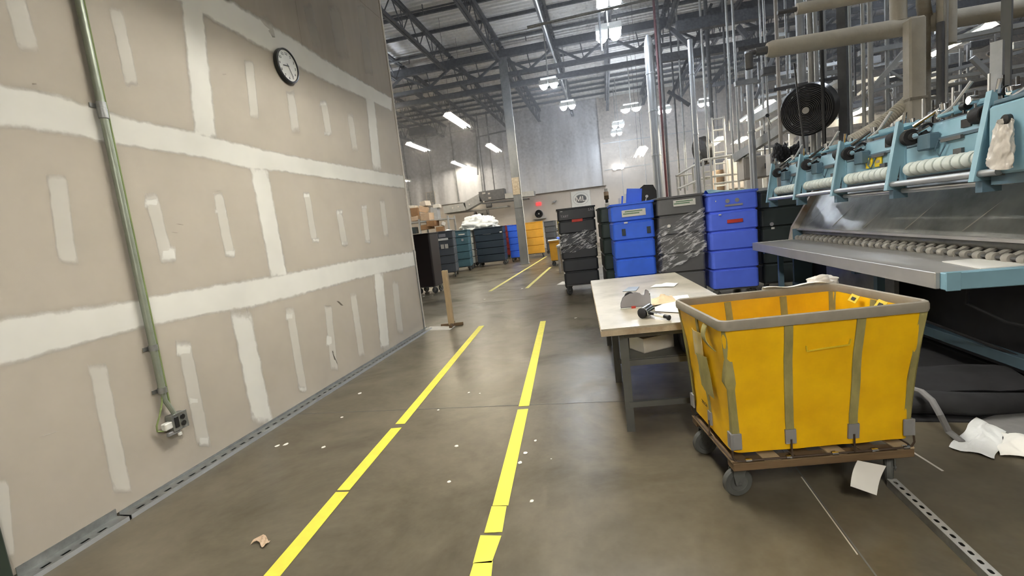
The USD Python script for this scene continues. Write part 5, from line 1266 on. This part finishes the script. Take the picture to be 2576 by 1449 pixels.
seg((2340, 205), 8.5, (2576, 165), 8.5, 0.05, 'strut_light'); seg((2345, 222), 8.5, (2530, 188), 8.5, 0.04, 'strut_light'); seg((2330, 250), 8, (2520, 215), 8, 0.04, 'strut_light'); seg((2445, 145), 8, (2495, 195), 8, 0.06, 'strut_grey', 'strut')
seg((2390, 88), 8.4, (2460, 55), 8.4, 0.04, 'strut_light', 'strut'); seg((2230, 175), 9.2, (2285, 205), 9.2, 0.03, 'strut_grey', 'strut'); seg((2180, 268), 9.5, (2290, 240), 9.5, 0.03, 'strut_light')
seg((1940, 140), 12, (2190, 60), 12, 0.10, 'strut_grey'); seg((1700, 70), 15, (1990, 20), 15, 0.22, 'truss_paint', 'rail', 0.3); seg((1650, 150), 17, (1900, 110), 17, 0.2, 'truss_paint', 'rail', 0.25)
seg((1690, 75), 14, (1735, 115), 14, 0.10, 'truss_paint', 'strut'); seg((1680, 230), 17, (1735, 265), 17, 0.10, 'truss_paint', 'strut'); seg((1855, 65), 13, (1880, 95), 13, 0.10, 'truss_paint', 'strut')
seg((1680, 260), 18, (1790, 10), 18, 0.09, 'truss_paint', 'strut'); seg((1790, 210), 15, (1850, 120), 15, 0.08, 'truss_paint', 'strut'); seg((1900, 250), 13, (1950, 130), 13, 0.07, 'steel_dark', 'strut')
r2 = random.Random(21)
for k in range(46):
    x = r2.uniform(1830, 2560); y = r2.uniform(40, 300)
    if y > 470 - (x - 1830) * 0.2:
        continue
    L = r2.uniform(50, 190); Yd = r2.uniform(9.5, 17)
    seg((x, y), Yd, (x + L, y - L * 0.19), Yd + r2.uniform(-0.3, 0.3), r2.choice((0.04, 0.05, 0.07, 0.1)), r2.choice(('steel_dark', 'strut_grey', 'truss_paint', 'strut_grey')))
for k in range(26):
    x = r2.uniform(1840, 2570); y = r2.uniform(30, 260); Yd = r2.uniform(9.5, 17)
    p = at(x, y, Y=Yd)
    part(oc, 'hanger', bar(p, p + [0, 0, -r2.uniform(0.5, 1.6)], 0.03, 0.03), r2.choice(('strut_light', 'strut_grey', 'steel_dark')), smooth=False)
for k in range(22):
    x = r2.uniform(1880, 2560); y = r2.uniform(60, 300); Yd = r2.uniform(10, 16)
    p = at(x, y, Y=Yd)
    part(oc, 'trolley', box(p, (r2.uniform(0.15, 0.4), 0.2, r2.uniform(0.1, 0.22)), 0.01), r2.choice(('strut_grey', 'steel_dark', 'strut_light')))
for k in range(10):
    p = at(1930 + 62 * k, 300 - 17 * k + r2.uniform(-20, 20), Y=9.5 + (k % 3))
    part(oc, 'carrier_clip', cat(disc(p, 0.035, 0.03, 10, 'y'), rod(p, p + [0.05, 0, -0.18], 0.012, 6)), 'chrome')
# more steel further back fills the hall
oc2 = thing('pipe_rack', 'dark steel pipe rack spanning high in the hall behind the overhead conveyor', 'pipe rack', (12, 22, 3))
for k in range(24):
    z = r2.uniform(3.0, 8.0); y = r2.uniform(18, 29); x0 = r2.uniform(5, 14)
    part(oc2, 'rack_beam', span((x0, y, z), (x0 + r2.uniform(3, 9), y + 0.12, z + r2.uniform(0.08, 0.28))), r2.choice(('steel_dark', 'truss_paint', 'strut_grey')), smooth=False)
for k in range(14):
    x = r2.uniform(5, 20); y = r2.uniform(16, 28)
    part(oc2, 'rack_post', span((x, y, 0), (x + 0.14, y + 0.14, 8.7)), r2.choice(('steel_dark', 'strut_grey')), smooth=False)
for k in range(10):
    z = r2.uniform(2.6, 6.0); y = r2.uniform(15, 27); x0 = r2.uniform(5, 12)
    part(oc2, 'rack_brace', bar((x0, y, z), (x0 + 2.5, y, z + 1.6), 0.08, 0.08), 'strut_grey', smooth=False)

# ---- drum fan on its post, second fan
def fan(label, c, r, tilt, pan):
    t = thing('drum_fan', label, 'fan', c)
    R = trimesh.transformations.euler_matrix(tilt, 0, pan)
    def put(m):
        m.apply_transform(R); m.apply_translation(c); return m
    part(t, 'drum', put(lathe([(r, -0.12), (r + 0.02, -0.10), (r + 0.02, 0.10), (r, 0.12), (r - 0.015, 0.10), (r - 0.015, -0.10), (r, -0.12)], 36, 'y')), 'black_plastic')
    for k in range(15):
        rr = r * (k + 1) / 15.5
        part(t, 'grille_ring', put(tube([(rr * math.cos(a), -0.11, rr * math.sin(a)) for a in np.linspace(0, 2 * PI, 28, endpoint=False)], 0.007, 4, closed=True)), 'steel_dark')
    for k in range(5):
        a = k * 2 * PI / 5
        part(t, 'blade', put(grid(lambda u, v: ((0.06 + (r - 0.1) * u) * math.cos(a + v * 0.9), -0.03 + 0.07 * v, (0.06 + (r - 0.1) * u) * math.sin(a + v * 0.9)), 6, 5, 0.004)), 'black_plastic')
    part(t, 'back_disc', put(disc((0, 0.10, 0), r - 0.02, 0.01, 30, 'y')), 'rubber_black')
    part(t, 'hub', put(disc((0, -0.12, 0), 0.05, 0.03, 16, 'y')), 'rail_white')
    return t
fc = at(2035, 275, Y=8.5)
t = fan('large black drum fan tilted on a dark pole above the blue machine', fc, 0.375, 0.2, -0.75)
part(t, 'pole', rod((*at(2072, 300, Y=8.2)[:2], 1.6), (*at(2072, 300, Y=8.2)[:2], 5.5), 0.028, 8), 'black_plastic')
part(t, 'guy_cable', tube([at(1998, 160, Y=8.1), at(2012, 280, Y=8.1), at(2030, 420, Y=8.1)], 0.014, 5), 'black_plastic')
fan('black fan seen edge on beside the second silver duct', at(1768, 380, Y=16), 0.42, 0.2, -1.25)

# ---- mezzanine with white handrail, ladder, cabinets
mz = thing('mezzanine', 'white railed steel mezzanine and stair behind the laundry carts', 'mezzanine', (3.2, 14, 1.8))
def rail(pts, r=0.03, mat='rail_white', nm='handrail'):
    part(mz, nm, tube([at(x, y, Y=Yd) for x, y, Yd in pts], r, 8), mat)
rail([(1701, 443, 13.6), (1770, 402, 14), (1880, 385, 14)]); rail([(1704, 476, 13.6), (1772, 447, 14), (1872, 435, 14)]); rail([(1795, 463, 14), (1880, 452, 14)]); rail([(1705, 443, 13.7), (1742, 437, 14)], 0.025); rail([(1880, 350 + 32, 14), (2030, 365, 13)])
for x, y0, y1 in ((1702, 443, 492), (1719, 434, 488), (1742, 420, 486), (1768, 402, 486), (1787, 398, 486), (1840, 392, 486), (1872, 386, 486), (1855, 389, 486)):
    rail([(x, y0, 13.9), (x + 5, y1, 13.9)], 0.03, nm='rail_post')
for y in (434, 452, 468):
    rail([(1768, y, 14), (1790, y - 3, 14)], 0.02, nm='toe_rail')
z_ = at(1800, 488, Y=14)[2]
part(mz, 'deck', span((2.2, 13.5, z_ - 0.12), (7.5, 15.5, z_)), 'strut_light', smooth=False)
for x in (2.4, 4.5, 7.2):
    part(mz, 'support_post', span((x, 13.6, 0), (x + 0.15, 13.75, z_ - 0.12)), 'strut_grey', smooth=False)
a, b = at(1795, 380, Y=15), at(1795, 318, Y=15)
ld = thing('ladder', 'white caged ladder standing on the mezzanine', 'ladder', (a[0], 15, z_))
w_ = at(1824, 350, Y=15)[0] - at(1794, 350, Y=15)[0]
for dx in (0, w_):
    part(ld, 'stile', rod((a[0] + dx, 15, z_), (a[0] + dx, 15, b[2] + 0.25), 0.03, 8), 'rail_white')
for k in range(7):
    z = z_ + 0.25 + 0.32 * k
    if z < b[2] + 0.2:
        part(ld, 'rung', rod((a[0], 15, z), (a[0] + w_, 15, z), 0.022, 8), 'rail_white')
def cabinet(label, x0, y0, x1, y1, Yd, mat='cabinet_beige', d=0.5):
    a, b = at(x0, y1, Y=Yd), at(x1, y0, Y=Yd)
    t = thing('control_cabinet', label, 'cabinet', (a[0], Yd, 0))
    part(t, 'pedestal', span(((a[0] + b[0]) / 2 - 0.05, Yd + 0.08, 0), ((a[0] + b[0]) / 2 + 0.05, Yd + 0.18, a[2])), 'strut_grey', smooth=False)
    part(t, 'body', span((a[0], Yd, a[2]), (b[0], Yd + d, b[2]), 0.01), mat)
    part(t, 'door', span((a[0] + 0.03, Yd - 0.015, a[2] + 0.03), (b[0] - 0.03, Yd, b[2] - 0.03), 0.004), mat)
    part(t, 'door_handle', span((b[0] - 0.09, Yd - 0.035, (a[2] + b[2]) / 2 - 0.06), (b[0] - 0.06, Yd - 0.015, (a[2] + b[2]) / 2 + 0.06)), 'steel_dark', smooth=False)
    return t
cabinet('beige control cabinet behind the third silver duct above the royal blue cart', 1872, 388, 1932, 452, 12.6)
cabinet('pale panel box at the head of the mezzanine rails', 1832, 395, 1868, 478, 16.5, 'wall_paint')
cabinet('tan panelled box behind the mezzanine rails', 1798, 425, 1826, 480, 17, 'carton_tan')
cabinet('grey cabinet on the left edge of the mezzanine, below the beige one', 1940, 380, 1990, 440, 10.5, 'strut_light', 0.3)
# dark sling bags hanging behind the machine
for i, (x, y) in enumerate(((1957, 395), (1975, 398), (2010, 393), (2062, 398))):
    p = at(x, y, Y=9.8)
    heap('sling_bag', f'black laundry sling bag hanging behind the blue machine, {["first", "second", "third", "fourth"][i]} from the left', p, (0.085 + 0.10 * (i == 2), 0.15), 0.24, 'rubber_black', 5 + i, 'bag')

# ================================================================== ON THE FAR WALL
BW = BACK - 0.02
sg_ = at(1461, 500, Y=BW)
ms = thing('wall_sign', 'square white wall sign with a dark oval ML emblem', 'sign', (sg_[0], BW, sg_[2]))
part(ms, 'board', box((sg_[0], BW - 0.02, sg_[2]), (1.24, 0.04, 1.02), 0.005), 'white_plastic')
def oval(rx, rz, y, h):
    m = disc((0, 0, 0), 1, h, 48, 'y', 0.002); m.apply_scale((rx, 1, rz)); m.apply_translation((sg_[0], y, sg_[2])); return m
ring_ = lathe([(0.97, -0.006), (1.03, -0.006), (1.03, 0.006), (0.97, 0.006), (0.97, -0.006)], 48, 'y'); ring_.apply_scale((0.50, 1, 0.40)); ring_.apply_translation((sg_[0], BW - 0.045, sg_[2]))
part(ms, 'ring', ring_, 'strut_light', 'grey ring')
part(ms, 'oval', oval(0.37, 0.27, BW - 0.046, 0.012), 'steel_dark', 'dark oval')
tm = meshkit.text_mesh('ML', 0.30, 0.012, bold=True); tm.apply_translation(-tm.bounds.mean(0))
tm.vertices = np.c_[tm.vertices[:, 0] * 1.15 + sg_[0], BW - 0.06 - tm.vertices[:, 2], tm.vertices[:, 1] + sg_[2]]; tm.invert()
part(ms, 'lettering', tm, 'carton_white', 'pale letters ML', smooth=False)
def vent(label, x, y, w, h, Yd):
    p = at(x, y, Y=Yd)
    t = thing('wall_vent', label, 'vent', (p[0], Yd, p[2]))
    part(t, 'frame', cat(box((p[0] - w / 2, Yd - 0.02, p[2]), (0.05, 0.04, h)), box((p[0] + w / 2, Yd - 0.02, p[2]), (0.05, 0.04, h)), box((p[0], Yd - 0.02, p[2] + h / 2), (w + 0.05, 0.04, 0.05)), box((p[0], Yd - 0.02, p[2] - h / 2), (w + 0.05, 0.04, 0.05)), box((p[0], Yd - 0.02, p[2]), (0.03, 0.04, h))), 'wall_paint', smooth=False)
    for k in range(10):
        part(t, 'slat', box((p[0], Yd - 0.02, p[2] - h / 2 + (k + 0.5) * h / 10), (w, 0.03, 0.02), 0, (0.6, 0, 0)), 'strut_light', smooth=False)
vent('louvred wall vent above the ML sign', 1409, 466, 0.66, 0.70, BACK - 0.2)
vent('dim louvred vent on the far left of the wall above the cartons', 1084, 497, 0.62, 0.75, BACK - 0.25)
p = at(1355, 513, Y=BW)
ex_ = thing('exit_sign', 'small red lit exit sign on the far wall right of the column', 'exit sign', (p[0], BW, p[2]))
part(ex_, 'case', box((p[0], BW - 0.03, p[2]), (0.34, 0.06, 0.20), 0.01), 'exit_glow')
p = at(1357, 538, Y=BW)
wf = thing('wall_fan', 'black round wall fan on a thin shelf under the exit sign', 'fan', (p[0], BW, p[2]))
part(wf, 'cage', lathe([(0.22, -0.1), (0.26, -0.08), (0.26, 0.08), (0.22, 0.1), (0.20, 0), (0.22, -0.1)], 28, 'y', (p[0], BW - 0.25, p[2])), 'black_plastic')
for k in range(4):
    a = k * PI / 2 + 0.4
    part(wf, 'blade', box((p[0] + 0.1 * math.cos(a), BW - 0.25, p[2] + 0.1 * math.sin(a)), (0.2, 0.02, 0.09), 0.005, (0.4, -a, 0)), 'rubber_black')
part(wf, 'hub', disc((p[0], BW - 0.27, p[2]), 0.05, 0.06, 14, 'y'), 'strut_light')
part(wf, 'guard_back', disc((p[0], BW - 0.16, p[2]), 0.24, 0.02, 28, 'y'), 'black_plastic')
part(wf, 'shelf', box((p[0], BW - 0.2, p[2] - 0.32), (0.85, 0.4, 0.03)), 'strut_grey', smooth=False)
p = at(1396, 507, Y=BW)
solo('security_camera', cat(box((p[0], BW - 0.05, p[2]), (0.1, 0.1, 0.1)), tube([(p[0] - 0.12, BW - 0.3, p[2] - 0.03), (p[0], BW - 0.15, p[2] - 0.04), (p[0] + 0.12, BW - 0.2, p[2] + 0.04)], 0.04, 8)), 'strut_grey', 'small grey camera on the far wall left of the ML sign', 'camera')
for i, (x, y, w, h, m, l) in enumerate(((1400, 578, 0.28, 0.16, 'black_plastic', 'small black box on the far wall above the small yellow tub'), (1402, 590, 0.12, 0.14, 'steel_dark', 'tiny switch below the small black wall box'), (1446, 482, 0.01, 0.01, 'steel_dark', ''))):
    if l:
        p = at(x, y, Y=BW)
        t = thing('wall_box', l, 'wall box', (p[0], BW, p[2]))
        part(t, 'case', box((p[0], BW - 0.04, p[2]), (w, 0.08, h), 0.01), m); part(t, 'face', box((p[0], BW - 0.085, p[2]), (w * 0.6, 0.01, h * 0.5)), 'strut_grey', smooth=False)
p = at(1217, 547, Y=BW)
BW = BACK - 0.07
ep = thing('electric_panel', 'grey electric panel on the far wall above the white linen heap', 'electric panel', (p[0], BW, p[2]))
part(ep, 'case', box((p[0], BW - 0.12, p[2]), (0.62, 0.24, 0.95), 0.01), 'strut_light'); part(ep, 'dial', box((p[0], BW - 0.25, p[2] + 0.2), (0.12, 0.02, 0.16)), 'steel_dark', smooth=False)
part(ep, 'side_reel', disc((p[0] - 0.5, BW - 0.15, p[2] + 0.25), 0.20, 0.12, 20, 'x'), 'steel_dark'); part(ep, 'pipe', rod((p[0] + 0.42, BW - 0.1, 0), (p[0] + 0.42, BW - 0.1, p[2] + 0.5), 0.04), 'strut_grey')
# the boxed belt conveyor running along the far wall
bc = thing('belt_conveyor', 'grey box belt conveyor stepping up along the far wall, hung on two rods', 'conveyor', (-8, 29.6, 3.2))
def bx(x0, y0, x1, y1, hpx, mat, nm, Yd=29.6, d=0.7):
    a, b = at(x0, y0, Y=Yd), at(x1, y1, Y=Yd); s = np.linalg.norm(a - CAM) / FPX * hpx
    part(bc, nm, bar(a, b, d, s), mat, smooth=False)
bx(1120, 528, 1175, 520, 18, 'strut_grey', 'level_section'); bx(1173, 520, 1212, 498, 20, 'strut_grey', 'rising_section')
bx(1209, 496, 1271, 487, 24, 'steel_dark', 'end_box'); bx(1273, 494, 1345, 487, 12, 'strut_light', 'level_section'); bx(1130, 538, 1280, 519, 3, 'strut_light', 'ledge', 30.2, 0.9); bx(1215, 512, 1330, 500, 3, 'steel_dark', 'ledge', 29.6)
for x, yt, yb in ((1208, 361, 486), (1232, 355, 484)):
    a, b = at(x, yt, Y=29.6), at(x + 13, yb, Y=29.6)
    part(bc, 'hanger_rod', rod((b[0], 29.6, b[2]), (b[0], 29.6, 8.99), 0.035, 6), 'steel_dark')
for x in (1153, 1181, 1217, 1139):
    p = at(x, 520 - 0.2 * (x - 1153), Y=29.2)
    part(bc, 'lamp_dot', disc(p, 0.05, 0.03, 12, 'y'), 'white_plastic')
for x, y, w in ((1217, 486, 8), (1230, 487, 5), (1232, 498, 7)):
    p = at(x, y, Y=29.2)
    part(bc, 'pale_label', box(p, (w * 0.026, 0.02, 0.10)), 'carton_white', smooth=False)
part(bc, 'motor', disc(at(1230, 517, Y=29.3), 0.14, 0.35, 16, 'x'), 'steel_dark')
pr_ = [at(1198, 346, Y=29.6), at(1276, 328, Y=29.6)]
solo('conduit_run', tube([at(1202, 440, Y=30.4), at(1200, 345, Y=30.4), at(1230, 338, Y=30.4), at(1278, 328, Y=30.4)], 0.05, 6), 'steel_dark', 'dark conduit bending along the far wall above the small left lamp', 'conduit')
solo('slack_cable', tube([at(1045, 345, Y=24), at(1075, 347, Y=24), at(1110, 337, Y=24), at(1175, 328, Y=24), at(1255, 313, Y=24)], 0.02, 5), 'strut_grey', 'slack pale cable sagging between the far left lamps', 'cable')
solo('air_handler', box(at(1062, 332, Y=27), (1.3, 1.0, 0.45), 0.03), 'steel_dark', 'dark air handler box under the roof at the far left', 'air handler')

# ---- shelving piled with cartons, far left
sv = thing('storage_rack', 'dark storage rack heaped with cartons behind the almost black cart', 'rack', (-9.2, 22.4, 0))
RX0, RX1, RY = at(1032, 560, Y=21.5)[0] - 1.0, at(1128, 560, Y=21.5)[0], 21.5
zs = [at(1060, 592, Y=RY)[2], at(1060, 556, Y=RY)[2], at(1060, 524, Y=RY)[2] - 0.1]
for x in (RX0, (RX0 + RX1) / 2, RX1):
    for y in (RY, RY + 1.0):
        part(sv, 'upright', span((x - 0.04, y - 0.04, 0), (x + 0.04, y + 0.04, zs[1] + 0.1)), 'strut_grey', smooth=False)
for z in zs[:2]:
    part(sv, 'shelf', span((RX0, RY, z - 0.06), (RX1, RY + 1.0, z)), 'strut_light', smooth=False)
def crate(label, x, y, w, h, mat, rz, tilt=0.0, Yd=RY + 0.25, d=0.5):
    c = at(x, y, Y=Yd); s = np.linalg.norm(c - CAM) / FPX
    t = thing('carton', label, 'carton', c, math.degrees(rz), local=True)
    part(t, 'body', box((0, 0, 0), (w * s, d, h * s), 0.01, (0, tilt, 0)), mat)
    part(t, 'tape_seam', box((0, 0, 0), (w * s * 0.98, 0.05, h * s + 0.008), 0, (0, tilt, 0)), 'kraft_paper', smooth=False)
    return t
crate('pale pink carton on the rack, nearest the partition end', 1047, 550, 17, 11, 'carton_tan', 0.1)
crate('large cream carton in the middle of the rack', 1075, 545, 24, 18, 'carton_tan', -0.15, 0.06)
crate('brown carton standing above the pale pink one', 1044, 534, 18, 20, 'carton_brown', 0.3)
crate('tilted beige carton on top of the heap', 1066, 527, 20, 14, 'carton_tan', 0.2, 0.3, RY + 0.7)
crate('grey carton at the top of the heap beside the tilted beige one', 1070, 513, 16, 12, 'cabinet_beige', -0.2, -0.15, RY + 0.7)
crate('dark grey carton on end at the right of the rack', 1096, 537, 17, 30, 'strut_grey', 0.05, 0, RY + 0.7)
crate('wide tan carton on the lower shelf', 1075, 571, 30, 12, 'carton_brown', 0.1, -0.04)
crate('open dark mouthed carton at the middle shelf edge', 1089, 562, 22, 14, 'carton_brown', -0.1, 0.05, RY + 0.1)
crate('small white carton tipped on its corner right of the rack', 1115, 563, 9, 9, 'carton_white', 0.4, 0.5, RY)
crate('low tan carton at the right foot of the heap', 1108, 577, 18, 13, 'carton_brown', 0.2, 0, RY)
crate('white flat carton lying on the top shelf edge', 1040, 521, 18, 6, 'carton_white', 0.1, 0.1, RY + 0.4)
crate('white bucket shaped carton at the right top of the heap', 1100, 519, 15, 8, 'carton_white', 0.1, 0.0, RY + 0.7)
crate('green grey tote on the lower shelf next to the partition', 1043, 580, 12, 16, 'cart_charcoal', 0.1, 0.0, RY + 0.1)
crate('white paper bundle lying low over the almost black cart', 1073, 589, 16, 3, 'paper_white', 0.1, -0.1, RY - 0.2)
